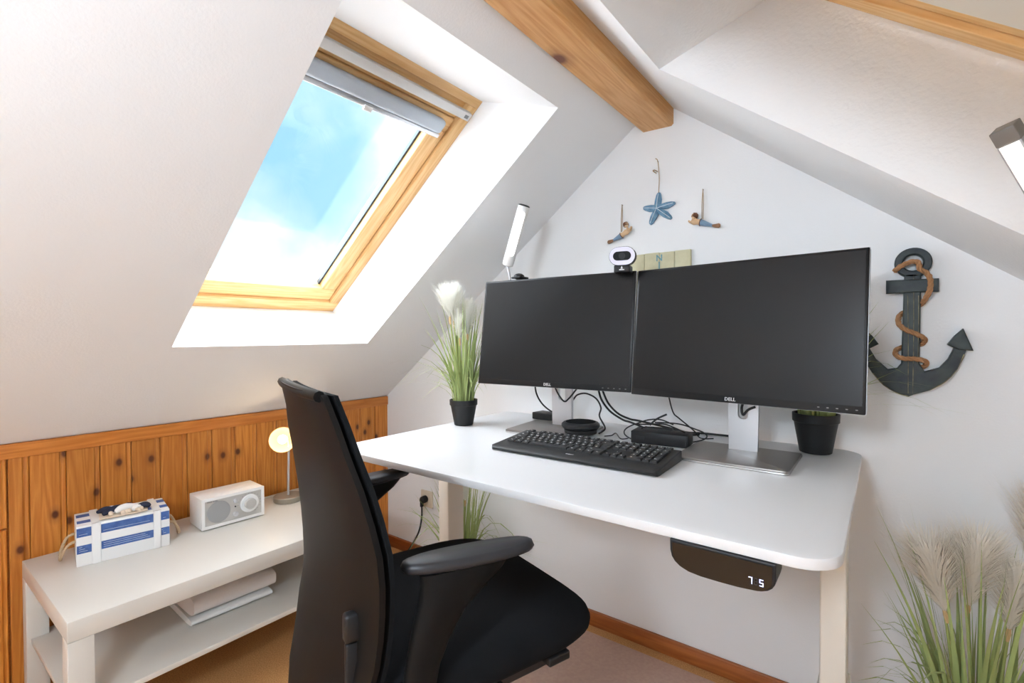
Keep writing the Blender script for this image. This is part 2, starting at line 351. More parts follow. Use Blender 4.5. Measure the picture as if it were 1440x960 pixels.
# ------------------------------------------------------------------ roof windows
def skylight(name, label, ymid, off, mirror, closed=False):
    if mirror: m4 = MX((2*RX, ymid, KN), (-t_.x, 0, t_.y), (0, -1, 0))
    else: m4 = MX((0, ymid, KN), (t_.x, 0, t_.y), (0, 1, 0))
    r = tag(empty(name, m=m4), label, 'window', kind='structure')
    s0, s1, h = WIN['s0'], WIN['s1'], .3525; o = off
    E = .05
    # outer frame members (local x = up the slope, y = along the roof, z = outward)
    box('frame_rail', (s0-E, s0+.055, -h-E, h+E, o, o+.085), 'pine_frame_side', r, .002)
    box('frame_rail', (s1-.030, s1+E, -h-E, h+E, o, o+.085), 'pine_frame_side', r, .002)
    box('frame_rail', (s1-.098, s1-.030, -h, h, o+.018, o+.085), 'pine_frame_side', r, .002)
    for a, b in ((-h-E, -h+.041), (h-.041, h+E)): box('frame_stile', (s0+.055, s1-.030, a, b, o, o+.085), 'pine_frame', r, .002)
    sa = empty('sash'); sa.parent = r
    v = h-.043
    def sashbox(nm, b): return box(nm, b, 'pine_frame' if 'stile' in nm else 'pine_frame_side', r, .004)
    bpy.data.objects.remove(sa)
    sashbox('sash_rail', (s0+.057, s0+.125, -v, v, o+.012, o+.075)); sashbox('sash_rail', (s1-.155, s1-.100, -v, v, o+.012, o+.075))
    for a, b in ((-v, -v+.066), (v-.066, v)): sashbox('sash_stile', (s0+.125, s1-.155, a, b, o+.012, o+.075))
    box('glass_pane', (s0+.120, s1-.150, -v+.060, v-.060, o+.055, o+.063), 'glass', r)
    for a, b in ((-v+.066, -v+.074), (v-.074, v-.066)): box('gasket', (s0+.125, s1-.155, a, b, o+.040, o+.0545), 'gasket', r)
    # vent bar and roller blind
    vb = box('vent_bar', (s1-.075, s1-.048, -v+.002, v+.020, o-.022, o-.002), 'bar_grey', r, .002)
    box('type_plate', (s1-.068, s1-.056, v-.006, v+.010, o-.0228, o-.0218), 'grey_mark', vb)
    bl = box('blind_cassette', (s1-.158, s1-.110, -v+.045, v-.045, o-.022, o+.010), 'blind_grey', r, .012, seg=4)
    rail = box('blind_rail', (s1-.176, s1-.160, -v+.040, v-.038, o-.012, o+.008), 'alu', r, .003)
    box('blind_handle', (s1-.182, s1-.164, -.028, .000, o-.020, o-.013), 'lamp_white', rail, .002)
    if closed:
        fb = box('blind_fabric', (s0+.118, s1-.150, -v+.045, v-.045, o+.004, o+.006), 'blind_cloth', r); box('bottom_rail', (s0+.105, s0+.120, -v+.040, v-.038, o-.006, o+.010), 'alu', r, .003)
    return r
skylight('window_1', 'pine framed roof window with raised grey blind above the panelling, blue sky outside', sum(YL)/2, .262, False)
skylight('window_2', 'pine framed roof window with drawn cream blind above the grey square lamp', sum(YR)/2, .242, True, True)
skylight('added_window_left', 'added unseen pine framed roof window in the panelled side, for extra daylight', sum(YL2)/2, .262, False)  # invented window behind the camera, lets in extra skylight
skylight('added_window_right', 'added unseen pine framed roof window opposite the panelled side, blind drawn to cut its light', sum(YR2)/2, .242, True, True)  # its invented counterpart, shut so the left slope is not overlit

# ------------------------------------------------------------------ added fill light: invented opal globe under the slope, unseen behind the camera
pl_ = thing('fill_globe', 'added white opal globe for fill light, unseen, hung from the right roof slope', 'lamp', (1.85, -2.33, 1.594))
obj('ceiling_rose', lathem([(.04, -.030), (.04, .004), (.02, .004)]), 'lamp_white', pl_)
tube('stem', [(0, 0, -.015), (0, 0, -.06)], .006, 'alu', pl_, 8, 0)
obj('globe', lathem([(.001, -.30), (.05, -.290), (.09, -.262), (.115, -.22), (.12, -.18), (.115, -.14), (.09, -.098), (.05, -.070), (.02, -.06)], 32), 'opal', pl_)

# ------------------------------------------------------------------ floor mat
struct_mat = obj('floor_mat', prismm(rrect(.915, 1.955, -1.36, -.055, .03), .0, .003, bev=.001), 'vinyl_mat')
tag(struct_mat, 'thin reddish brown chair mat lying on the cork floor', 'mat')

# ------------------------------------------------------------------ desk
DZ = .7826
dk = thing('desk', 'white height adjustable desk with rounded corners carrying two monitors', 'desk', (1.4335, -.455, 0))
tp = prismm(rrect(-.6043, .6043, -.408, .412, .06, 10), DZ-.0175, DZ, bev=.002); sharp(tp, 40)
obj('desktop', tp, ['white_laminate'], dk)
for sx in (-1, 1):
    cx = sx*.567
    lg = obj('leg', join_boxes([(cx-.0235, cx+.0235, .0, .078, .30, DZ-.05)], .004), 'leg_white', dk)
    obj('leg_sleeve', join_boxes([(cx-.028, cx+.028, -.005, .083, .04, .36)], .004), 'leg_white', lg)
    obj('foot', join_boxes([(cx-.035, cx+.035, -.27, .34, .0, .04)], .01), 'leg_white', lg)
    box('cross_bracket', (cx-.02, cx+.02, -.26, .30, DZ-.05, DZ-.0176), 'leg_white', dk, .002)
box('frame_rail', (-.543, .543, .01, .05, DZ-.055, DZ-.0176), 'leg_white', dk, .002)
# control unit below the front edge
ctrl = [(-.078, .0), (.078, .0), (.078, -.024), (.0765, -.031), (.073, -.037), (.067, -.042), (.058, -.0455), (.03, -.0480), (.0, -.0485), (-.03, -.0480), (-.050, -.0455), (-.062, -.041), (-.070, -.035), (-.075, -.028), (-.0775, -.018)]
cu = obj('control_panel', prismm(ctrl, -.004, .05, axis=1, bev=.002), 'black_plastic', dk, (.448, -.408, DZ-.0178))
fc = [(u*.94, v*.90-.004) for u, v in ctrl]
obj('glossy_front', prismm(fc, -.0052, -.0035, axis=1), 'panel_gloss', cu)
SEG = {'a': (0, 1, 1, 1), 'b': (1, .5, 1, 1), 'c': (1, 0, 1, .5), 'd': (0, 0, 1, 0), 'e': (0, 0, 0, .5), 'f': (0, .5, 0, 1), 'g': (0, .5, 1, .5)}
for ch, sg, x0, mt in (('7', 'abc', .042, 'digit'), ('8', 'abcdefg', .0495, 'digit_dim'), ('5', 'afgcd', .057, 'digit')):
    bs = []
    for s_ in sg:
        a, b, c, d = SEG[s_]; w, h = .0042, .0090
        bs.append((x0+a*w-.0005, x0+c*w+.0005, -.0057, -.0052, -.036+b*h-.0005, -.036+d*h+.0005))
    obj('display_digit', join_boxes(bs), mt, cu)

# ------------------------------------------------------------------ monitors
def monitor(label, c, yaw, tilt, bc, byaw, w=.527):
    r = thing('monitor', label, 'monitor', (bc[0], bc[1], DZ), byaw)
    h = .346
    inv = Matrix.LocRotScale(Vector((bc[0], bc[1], DZ)), Matrix.Rotation(byaw, 3, 'Z'), None).inverted()
    ex = Vector((math.cos(yaw), math.sin(yaw), 0)); bk = Vector((-math.sin(yaw), math.cos(yaw), 0)); up = Vector((0, 0, 1))*math.cos(tilt)+bk*math.sin(tilt)
    nrm = ex.cross(up)                                   # towards the sitter
    m4 = inv @ Matrix(((ex.x, up.x, nrm.x, c[0]), (ex.y, up.y, nrm.y, c[1]), (ex.z, up.z, nrm.z, c[2]), (0, 0, 0, 1)))
    hs = box('housing', (-w/2, w/2, 0, h, -.018, 0), 'bezel', r, .0025); hs.matrix_local = m4
    box('screen_panel', (-w/2+.006, w/2-.006, .017, h-.006, -.004, .0006), 'screen', hs)
    box('edge_strip', (-w/2-.0004, w/2+.0004, -.0004, h+.0004, -.007, -.004), 'alu', hs)
    bulge = box('rear_cover', (-.19, .19, .05, .29, -.045, -.017), 'black_plastic', hs, .012)
    text('logo', 'DELL', .0115, Matrix.Translation((0, .0085, .0002)), 'silver', hs)
    for i in range(5): box('button', (w/2-.085+i*.017, w/2-.081+i*.017, .0075, .0095, -.001, .0005), 'grey_mark', hs)
    # stand
    bm_ = prismm(rrect(-.130, .130, -.115, .105, .012), 0, .010, bev=.002); sharp(bm_, 40)
    b = obj('base', bm_, 'dark_metal', r)
    obj('base_rim', prismm(rrect(-.1308, .1308, -.1158, .1058, .0125), .0015, .0045), 'chrome', b)
    top = .30
    # column with an oblong cable hole
    xs = .037; hz0, hz1, hx = .105, .150, .013
    st = empty('tmp'); bpy.data.objects.remove(st)
    hole = [(hx*math.cos(t), hz0+hx*math.sin(t)) for t in [R_(180+k*18) for k in range(11)]]+[(hx*math.cos(t), hz1+hx*math.sin(t)) for t in [R_(k*18) for k in range(11)]]
    out = []
    for (x, z) in hole:
        if z < hz0: out.append((x/hx*xs, .010 if abs(x) < hx*.999 else .010))
        elif z > hz1: out.append((x/hx*xs, top))
        else: out.append((xs if x > 0 else -xs, z))
    n0 = len(hole); V = []; Fc = []
    for yy in (.045, .060):
        V += [(x, yy, z) for x, z in hole]+[(x, yy, z) for x, z in out]
    for i in range(n0):
        j = (i+1) % n0
        Fc += [(i, j, n0+j, n0+i), (2*n0+i, 2*n0+j, 3*n0+j, 3*n0+i), (i, j, 2*n0+j, 2*n0+i), (n0+i, n0+j, 3*n0+j, 3*n0+i)]
    obj('stand_column', mesh(V, Fc), 'silver', r)
    pc = m4 @ Vector((0, .17, -.044)); box('mount', (-.05, .05, pc.y-.01, .047, .21, .31), 'black_plastic', r, .004)
    return r
monitor('black monitor on a silver stand beside the potted grass, webcam clipped on top', (1.2585, -.398, .939), .07, .135, (1.213, -.275), .10, .529)
monitor('black monitor on a silver stand in front of the wall anchor', (1.7885, -.412, .9355), -.121, .111, (1.786, -.307), 0.0, .534)

# ------------------------------------------------------------------ keyboard
kb = thing('keyboard', 'black full size keyboard with white legends on the white desk', 'keyboard', (1.446, -.519, DZ), R_(1.2))
pf = [(-.092, .004), (-.094, .009), (-.088, .0135), (-.050, .0155), (.085, .0265), (.090, .024), (.091, .002), (-.086, .001)]
rg = []
for xx, ins in ((-.236, .016), (-.2345, .009), (-.231, .004), (-.224, .0), (.224, .0), (.231, .004), (.2345, .009), (.236, .016)):
    rg.append([(xx, max(min(q, .091-ins*.5), -.094+ins), h_ if ins < .01 else min(h_, h_*.96)) for q, h_ in pf])
obj('body', loftm(rg, ang=35), 'kb_black', kb)
ks = (.0265-.0155)/.135; ka = math.atan(ks); U = .0193; UY = .0203
keym = {}
def key(x, row_y, w, ch='', h=1.):
    kk = (round(w, 2), h)
    if kk not in keym:
        a, b = w*U/2-.0011, h*UY/2-.0011
        rg = [[(sx*a, sy*b, -.002) for sx, sy in ((-1, -1), (1, -1), (1, 1), (-1, 1))], [(sx*(a-.0004), sy*(b-.0004), .003) for sx, sy in ((-1, -1), (1, -1), (1, 1), (-1, 1))], [(sx*(a-.0018), sy*(b-.0018), .0048) for sx, sy in ((-1, -1), (1, -1), (1, 1), (-1, 1))]]
        keym[kk] = loftm(rg); keym[kk].materials.append(MAT['kb_black'])
    z = .0155+(row_y+.050)*ks
    o = obj('key', keym[kk], None, kb, (x, row_y, z), (ka, 0, 0))
    if ch: text('legend', ch, .0075 if len(ch) == 1 else .0048, Matrix.Translation((-.0015 if w < 1.3 else -w*U*.25, .001, .0049)), 'legend', o, .0001)
X0 = -.2175; Y0 = .0765
def row(y, items, x=X0):
    for it in items:
        if isinstance(it, (int, float)): x += it*U; continue
        ch, w = it if isinstance(it, tuple) else (it, 1)
        key(x+w*U/2, y, w, ch); x += w*U
row(Y0, ['Esc', 1]+['F1', 'F2', 'F3', 'F4', .5, 'F5', 'F6', 'F7', 'F8', .5, 'F9', 'F10', 'F11', 'F12', .25, 'Prt', 'Scr', 'Brk', .25, '+', '-', '=', '*'])
y1 = Y0-1.2*UY
row(y1, ['^', '1', '2', '3', '4', '5', '6', '7', '8', '9', '0', '?', '`', ('<', 2), .25, 'Ins', 'Pos', 'Up', .25, 'Num', '/', 'x', '-'])
row(y1-UY, [('Tab', 1.5)]+list('QWERTZUIOP')+['Ü', '+', ('', 1.5), .25, 'Del', 'End', 'Dn', .25, '7', '8', '9'])
row(y1-2*UY, [('Lock', 1.75)]+list('ASDFGHJKL')+['Ö', 'Ä', '#', ('', 1.25), 3.5, '4', '5', '6'])
row(y1-3*UY, [('Up', 1.25), '<']+list('YXCVBNM')+[',', '.', '-', ('Up', 2.75), 1.25, '^', 1.25, '1', '2', '3'])
row(y1-4*UY, [('Ctl', 1.25), ('o', 1.25), ('Alt', 1.25), ('', 6.25), ('Gr', 1.25), ('o', 1.25), ('=', 1.25), ('Ctl', 1.25), .25, '<', 'v', '>', .25, ('0', 2), ','])
xr_ = X0+(15+.25+3+.25+3.5)*U
key(xr_, y1-1.5*UY, 1, '+', 2); key(xr_, y1-3.5*UY, 1, 'Ent', 2)
text('maker_mark', 'CHERRY', .006, Matrix.Translation((.0, -.066, .0149)) @ Matrix.Rotation(.05, 4, 'X'), 'legend', kb, .0002)

# ------------------------------------------------------------------ speakerphone, docking box, adapter
sk = thing('speakerphone', 'round black speakerphone puck between the keyboard and a monitor stand', 'speaker', (1.325, -.308, DZ+.0212))
obj('foot_ring', lathem([(.030, -.0105), (.050, -.0100), (.052, .002), (.048, .004)]), 'black_plastic', sk)
obj('body', lathem([(.045, .003), (.056, .006), (.060, .012), (.0595, .018), (.054, .023), (.047, .0245)]), 'black_soft', sk)
obj('grille', lathem([(.0465, .0235), (.0465, .0252), (.030, .0262), (.001, .0265)]), 'black_fabric', sk)
db = thing('docking_box', 'flat black power box lying behind the keyboard under tangled cables', 'power box', (1.566, -.262, DZ), R_(6))
box('case', (-.080, .080, -.035, .035, 0, .036), 'black_plastic', db, .003)
box('label_plate', (-.066, -.040, -.0356, -.0348, .012, .022), 'black_soft', db); box('end_cap', (.0785, .0815, -.034, .034, .002, .034), 'black_soft', db, .001)
ap = thing('power_adapter', 'small black power adapter on the desk behind the left monitor stand', 'adapter', (1.075, -.115, DZ), R_(-8))
box('case', (-.05, .05, -.03, .03, 0, .026), 'black_plastic', ap, .003); box('cable_stub', (-.066, -.049, -.006, .006, .008, .018), 'black_soft', ap, .003)

# ------------------------------------------------------------------ cables
def cable(label, pts, r=.0028):
    o = tube('cable', pts, r, 'cable', None, 8, 8); tag(o, label, 'cable', 'black cables behind the monitors'); return o
def dpx(*L, lift=0.003):                               # pixels with the depth plane y given: (px, py, y)
    return [at(a, b, 1, y) for a, b, y in L]
def ond(px, py, h=.003): return at(px, py, 2, DZ+h)
cable('thin black cable dropping from the left monitor to the small power adapter', dpx((752, 535, -.30), (754, 552, -.28), (762, 567, -.24), (775, 578, -.21), (790, 583, -.19)))
cable('black cable slung in a V across the left monitor stand', dpx((779, 540, -.262), (784, 552, -.255), (793, 564, -.252), (800, 560, -.252), (810, 548, -.256), (818, 540, -.265)))
cable('black cable looping in a wide arc beside the left monitor stand', dpx((806, 562, -.2), (812, 555, -.2), (824, 553, -.2), (838, 560, -.2), (845, 573, -.2), (843, 585, -.2))+[(1.366, -.222, DZ+.018), (1.362, -.236, DZ+.006), (1.363, -.258, DZ+.0045)])
cable('black cable lying on the desk behind the speakerphone', [ond(806, 592), ond(815, 590), ond(823, 591)])
cable('thick black cable running down from between the monitors into the tangle', dpx((841, 545, -.27), (846, 562, -.24), (858, 578, -.22), (876, 590, -.206), (888, 594, -.198))+[(1.505, -.172, DZ+.014), (1.515, -.145, DZ+.005), (1.535, -.120, DZ+.005)], .0032)
cable('second black cable running down from between the monitors to the power box', dpx((846, 545, -.245), (855, 566, -.218), (869, 581, -.196), (886, 589, -.176), (901, 592, -.160))+[(1.585, -.138, DZ+.018), (1.600, -.115, DZ+.005), (1.625, -.095, DZ+.005)], .0032)
cable('thin black cable from the speakerphone curling to the power box', [ond(850, 613, .004), ond(860, 612, .004), ond(866, 609, .005), (1.455, -.298, DZ+.006), (1.479, -.297, DZ+.010)], .0018)
rb = random.Random(5)
for i, lb in enumerate(('black cable coil bulging left of the power box', 'black cable loop lying over the power box', 'black cable loop trailing over the far end of the power box', 'thin black cable crossing the top of the power box')):
    zc = DZ+.0385
    def loop(cx, cy, rx, ry, a0, a1, z0, z1, n=14, w=.004): return [(cx+rx*math.cos(R_(a0+(a1-a0)*k/n)), cy+ry*math.sin(R_(a0+(a1-a0)*k/n)), z0+(z1-z0)*k/n+w*math.sin(k*1.9)) for k in range(n+1)]
    P = [loop(1.470, -.245, .024, .032, 300, 60, DZ+.003, DZ+.046, 10, .0)+[(1.515, -.222, zc+.020), (1.545, -.205, zc+.020), (1.58, -.200, zc+.008)],
         loop(1.553, -.262, .046, .018, 200, -130, zc+.0005, zc+.0075, 14, .0),
         [(1.535, -.232, zc+.015), (1.57, -.222, zc+.016), (1.61, -.215, zc+.014)]+loop(1.660, -.235, .026, .022, 110, -100, zc+.004, DZ+.0145, 10, .0),
         [(1.500, -.290, zc+.0145), (1.53, -.270, zc+.0145), (1.57, -.250, zc+.016), (1.605, -.252, zc+.008), (1.634, -.262, zc+.001)]][i]
    cable(lb, P, .0021)
cable('stiff black cable end sticking up out of the tangle on the power box', [(1.515, -.222, DZ+.042), (1.535, -.212, DZ+.062), (1.560, -.200, DZ+.076)], .0030)
cable('thin black cable hanging from the right monitor down to the power box', dpx((940, 555, -.30), (944, 572, -.27), (948, 582, -.25), (955, 588, -.232))+[(1.632, -.172, DZ+.030), (1.645, -.150, DZ+.006), (1.675, -.125, DZ+.004)], .002)
cable('black cable running flat along the desk towards the right monitor stand', [ond(968, 608), ond(990, 609), ond(1010, 611), ond(1028, 613)], .003)
cable('short black cable wedged in the hole of the right monitor stand', dpx((1062, 572, -.268), (1052, 576, -.268), (1045, 583, -.268), (1043, 574, -.268), (1045, 566, -.275)), .0032)

# ------------------------------------------------------------------ webcam on the left monitor
wx, wz = 1.494, 1.318
wc = thing('webcam', 'oval webcam with pale ring light clipped on top of a monitor', 'webcam', (wx-.003, -.352, 1.283), R_(14))
def stad(hw, hh, n=10):
    c = hw-hh
    return [(c+hh*math.cos(R_(-90+180*k/n)), hh*math.sin(R_(-90+180*k/n))) for k in range(n+1)]+[(-c+hh*math.cos(R_(90+180*k/n)), hh*math.sin(R_(90+180*k/n))) for k in range(n+1)]
hz = .036
b_ = obj('body', prismm([(u, v+hz) for u, v in stad(.037, .0265)], -.030, -.008, axis=1, bev=.002), 'black_plastic', wc)
obj('ring_light', prismm([(u, v+hz) for u, v in stad(.0355, .025)], -.0316, -.030, axis=1), 'ring_light', b_)
obj('lens_panel', prismm([(u, v+hz) for u, v in stad(.025, .0125)], -.0332, -.0316, axis=1), 'lens', b_)
obj('lens', lathem([(.009, 0), (.009, .0015), (.006, .001), (.001, .0012)], 20), 'black_soft', b_, (0, -.0332, hz), (R_(90), 0, 0))
cl = box('clip', (-.022, .022, -.036, .012, -.010, .010), 'black_plastic', wc, .002)
obj('maker_mark', prismm([(-.003, .0), (.003, .0), (.001, .007), (-.0005, .0075)], -.0366, -.0361, axis=1), 'logo_white', cl); box('maker_bar', (-.007, .007, -.0366, -.0361, -.004, -.0015), 'logo_white', cl)

# ------------------------------------------------------------------ tube lamp clamped to the left monitor
lp = thing('clamp_lamp', 'white tube reading lamp with glowing strip and black end cap behind a monitor', 'lamp', (1.115, -.345, 1.282))
a = Vector((1.056, -.33, 1.337)); b = Vector((1.126, -.33, 1.527)); L0 = Vector((1.115, -.345, 1.282))
ax = (b-a).normalized(); fr_ = (CAM+Vector((.3, 0, -.1))-(a+b)/2); fr_ = (fr_-ax*fr_.dot(ax)).normalized(); sd = ax.cross(fr_)
ln = (b-a).length
m4 = Matrix(((sd.x, fr_.x, ax.x, a.x-L0.x), (sd.y, fr_.y, ax.y, a.y-L0.y), (sd.z, fr_.z, ax.z, a.z-L0.z), (0, 0, 0, 1)))
tb = obj('tube', lathem([(.008, -.004), (.017, .0), (.019, .006), (.020, ln-.004), (.019, ln)]), 'lamp_white', lp); tb.matrix_local = m4
obj('end_cap', lathem([(.0195, ln-.001), (.0190, ln+.003), (.012, ln+.005)]), 'black_plastic', tb)
obj('light_strip', prismm(rrect(-.0095, .0095, .035, ln-.02, .009), .0185, .0212, axis=1) if 0 else prismm([(u, v) for u, v in rrect(-.0078, .0078, .035, ln-.02, .0075)], .0175, .0212, axis=1), 'led', tb)
tube('gooseneck', [a-L0-ax*.004, a-L0+Vector((.002, .004, -.025)), Vector((-.05, .03, -.03)), Vector((-.02, .034, -.055)), Vector((.0, .020, -.03))], .005, 'alu', lp)
obj('clamp', join_boxes([(-.020, .018, -.018, .030, .0045, .0105), (-.020, .018, .010, .030, -.030, .006)], .0015), 'black_plastic', lp); obj('clamp_dome', lathem([(.018, .0100), (.017, .015), (.010, .020), (.001, .022)]), 'black_plastic', lp)

# ------------------------------------------------------------------ square lamp entering at the right
fl = thing('floor_lamp', 'grey square bar lamp with warm light strip under the right roof slope', 'lamp', (2.42, -.80, 0))
e0 = at(1412, 178, 1, -.886)-Vector((2.42, -.80, 0)); dr = (at(1455, 250, 1, -.86)-at(1412, 178, 1, -.886)).normalized()
toc = (CAM-(e0+Vector((2.42, -.80, 0)))); dn = toc+Vector((-.25, .0, -.35)); dn = (dn-dr*dn.dot(dr)).normalized(); sd = dr.cross(dn)
m4 = Matrix(((sd.x, dn.x, dr.x, e0.x), (sd.y, dn.y, dr.y, e0.y), (sd.z, dn.z, dr.z, e0.z), (0, 0, 0, 1)))
hd = box('head', (-.011, .011, -.011, .011, .018, .30), 'lamp_grey', fl, .001); hd.matrix_local = m4
box('head_cap', (-.011, .011, -.0112, .0112, .0, .018), 'lamp_cap', hd, .001)
box('light_strip', (-.0085, .0085, .0105, .0122, .019, .29), 'led_warm', hd)
pe = e0+dr*.29
tube('pole', [(0, 0, .02), (0, 0, .5), (0, .0, .88), tuple(pe*.35+Vector((0, 0, .90))*.65), tuple(pe)], .008, 'lamp_grey', fl)
obj('base', lathem([(.11, 0), (.11, .014), (.10, .020), (.02, .022)]), 'lamp_grey', fl)

# ------------------------------------------------------------------ grass plants
def plumem(L, r, seed, n=1300):
    rd = random.Random(seed); v, f = [], []
    for i in range(n):
        s = rd.random()**.85; ph = rd.random()*6.283; ln_ = r*(1.38-1.05*abs(s-.35))*(.7+.7*rd.random())
        base = Vector((0, 0, L*s*.80)); out = Vector((math.cos(ph), math.sin(ph), 0)); lean = .45+.45*rd.random()
        mid = base+out*ln_*.40*lean+Vector((0, 0, ln_*.5)); tip = base+out*ln_*.95*lean+Vector((rd.uniform(-.1, .1)*ln_, rd.uniform(-.1, .1)*ln_, ln_*(.85+.35*s))); w = out.cross(Vector((0, 0, 1)))*.0009
        k = len(v); v += [base-w, base+w, mid+w*1.1, mid-w*1.1, tip]; f += [(k, k+1, k+2, k+3), (k+3, k+2, k+4)]
    me = bpy.data.meshes.new('m'); me.from_pydata([tuple(p) for p in v], [], f); return me
def plant(name, label, loc, pot, blades, plumes, seed, lim=None, plmat='plume', dark=.3, flat=.85):
    """blades: (count, hmin, hmax, spread_min, spread_max, width); plumes: (dx, dy, base_z, tilt_x, tilt_y, length, radius)"""
    rd = random.Random(seed); r = thing(name, label, 'plant', loc, rd.random())
    rt, rbm, hp = pot
    r.rotation_euler = (0, 0, 0)
    p = obj('pot', lathem([(rbm*.9, 0), (rbm, .002), (rt*.93, hp*.76), (rt*.95, hp*.78), (rt, hp*.80), (rt*1.01, hp), (rt*.93, hp), (rt*.90, hp*.84)]), 'pot', r)
    obj('soil', lathem([(rt*.92, hp*.80), (rt*.90, hp*.86), (rt*.3, hp*.90)]), 'soil', r)
    v, f, mi = [], [], []
    n, h0, h1, s0, s1, bw = blades
    for i in range(n):
        ph = rd.random()*6.283; q = rd.random(); b = Vector((math.cos(ph), math.sin(ph), 0))
        base = b*rt*.72*rd.random()**.5+Vector((0, 0, hp*.82)); H = h0+(h1-h0)*rd.random(); Sp = s0+(s1-s0)*rd.random()**1.7
        arch = 0 if Sp < (s0+s1)*.4 else .35+.5*rd.random()
        w = bw*(.55+.6*rd.random()); side = b.cross(Vector((0, 0, 1))); side = (side*math.cos(.8)+b*math.sin(.8)*(1 if q > .5 else -1)); NS = 7
        if Sp > (s0+s1)*.55: w *= .6; H *= flat
        if lim:
            for k_ in (0, 1):
                e_ = base[k_]+b[k_]*Sp; l0, l1 = lim[2*k_]+.03, lim[2*k_+1]-.03
                if e_ > l1 and b[k_] > 0: Sp = max(.005, (l1-base[k_])/b[k_])
                if e_ < l0 and b[k_] < 0: Sp = max(.005, (l0-base[k_])/b[k_])
        bend = side*(.04*(rd.random()-.5)); k0 = len(v)
        for j in range(NS+1):
            t = j/NS; c = base+b*Sp*(t**1.8)+Vector((0, 0, H*(t-arch*t**3)))+bend*t*t; ww = w*(.75+.5*t if t < .4 else .95*(1-t)/.6+.02)
            v += [c-side*ww/2, c+b*ww*.12, c+side*ww/2]
        m_ = 0 if q > .45 and dark < .5 else (1 if rd.random() > dark else 2)
        for j in range(NS):
            a = k0+3*j; f += [(a, a+1, a+4, a+3), (a+1, a+2, a+5, a+4)]; mi += [m_, m_]
    me = bpy.data.meshes.new('m'); me.from_pydata([tuple(q) for q in v], [], f)
    for fc, i in zip(me.polygons, mi): fc.material_index = i
    o = obj('grass_blades', me, ['leaf_light', 'leaf_mid', 'leaf_dark'], r, smooth=True); o['kind'] = 'stuff'
    for i, (dx, dy, bz, tx, ty, L, pr_) in enumerate(plumes):
        tube('stalk', [(dx*.15, dy*.15, hp*.8), (dx*.6, dy*.6, bz*.6), (dx, dy, bz)], lambda t: .0035-.0008*t, 'stalk', r, 6, 4)
        pl = obj('plume', plumem(L, pr_, seed*10+i), plmat, r, (dx, dy, bz), (tx, ty, 0)); pl['kind'] = 'stuff'
        obj('plume_neck', lathem([(.0028, -.02), (.0045, -.005), (.003, .012), (.0008, L*.8)], 8), 'stalk_tip', pl)
    return r
V_r = Vector((.797, .604))                              # image-right direction on the floor plan
plant('potted_pampas_grass', 'pampas grass with white plumes in a black pot on the desk corner by the sloped ceiling', (.895, -.380, DZ), (.049, .033, .090),
      (150, .17, .40, .01, .30, .0085), [(-.035, -.030, .375, -.05, -.12, .10, .052), (-.006, -.012, .300, .0, -.03, .13, .030), (.004, .018, .315, .0, .03, .12, .042), (-.03, -.015, .36, .06, -.02, .11, .050)], 3, lim=(-.45, .105, -.45, .36), dark=.25)
plant('potted_pampas_grass', 'pampas grass in a black pot on the desk behind the monitor next to the anchor', (1.937, -.125, DZ), (.055, .038, .105),
      (120, .12, .34, .02, .34, .010), [(-.03, -.01, .26, 0, -.1, .12, .026), (.0, .0, .28, 0, 0, .12, .024)], 8, lim=(-.135, .4, -.13, .115), dark=.35)
plant('potted_pampas_grass', 'tall pampas grass with cream plumes standing on the floor below the anchor', (2.245, -.215, 0), (.085, .06, .16),
      (150, .28, .56, .03, .62, .013), [(-.055, -.055, .50, 0, -.22, .13, .075), (-.015, -.02, .51, .05, .10, .15, .070), (.09, .06, .60, 0, .14, .14, .070), (.05, .0, .47, 0, .1, .15, .05)], 21, lim=(-.225, .5, -.6, .205), plmat='plume_tan', dark=.55, flat=.72)
plant('potted_pampas_grass', 'pampas grass standing on the floor under the desk near the wall socket', (.70, -.185, 0), (.075, .055, .14),
      (150, .26, .52, .02, .46, .011), [(.02, .0, .42, 0, .05, .10, .025)], 33, lim=(-.45, .5, -.20, .175), dark=.6)

# ------------------------------------------------------------------ wall decoration: starfish, swimmers, compass sign
def wp(px, py, y=-.006): return at(px, py, 1, y)
sc_ = wp(924.7, 293.4)
sf = thing('starfish', 'blue wooden starfish hanging on a twine on the white wall', 'wall decoration', (sc_.x, 0, sc_.z))
tips = [wp(926.6, 270), wp(949.6, 284.6), wp(944.4, 307.5), wp(914, 316), wp(904, 292.5)]
tips = [Vector((q.x-sc_.x, q.z-sc_.z)) for q in tips]
rim = []
for i, tp_ in enumerate(tips):
    pvt = tips[i-1]; d = tp_.normalized(); pv = Vector((-d.y, d.x)); L = tp_.length
    bis = (d+pvt.normalized()).normalized(); rim.append((bis*.0185, .45))
    for k, wd in ((.55, .0115), (.85, .0078), (.97, .0045), (1.0, 0), (.97, -.0045), (.85, -.0078), (.55, -.0115)): rim.append((d*L*k+pv*wd, k))
n0 = len(rim); v = [(q.x, -.002, q.y) for q, k in rim]+[(q.x*.97, -.0085, q.y*.97) for q, k in rim]; f = []
for i in range(n0): j = (i+1) % n0; f.append((i, j, n0+j, n0+i))
cidx = len(v); v += [(0, -.017, 0), (0, -.002, 0)]; rid = []
for tp_ in tips: rid.append(len(v)); v += [(tp_.x*.55, -.0145, tp_.y*.55), (tp_.x*.92, -.0105, tp_.y*.92)]
for a_ in range(5):
    o = n0+a_*8; r0, r1 = rid[a_], rid[a_]+1; nxt = n0+((a_+1) % 5)*8
    f += [(o, o+1, r0, cidx), (o+1, o+2, r1, r0), (o+2, o+3, r1), (o+3, o+4, r1), (o+4, o+5, r1), (o+5, o+6, r1), (o+6, o+7, r0, r1), (o+7, nxt, cidx, r0)]
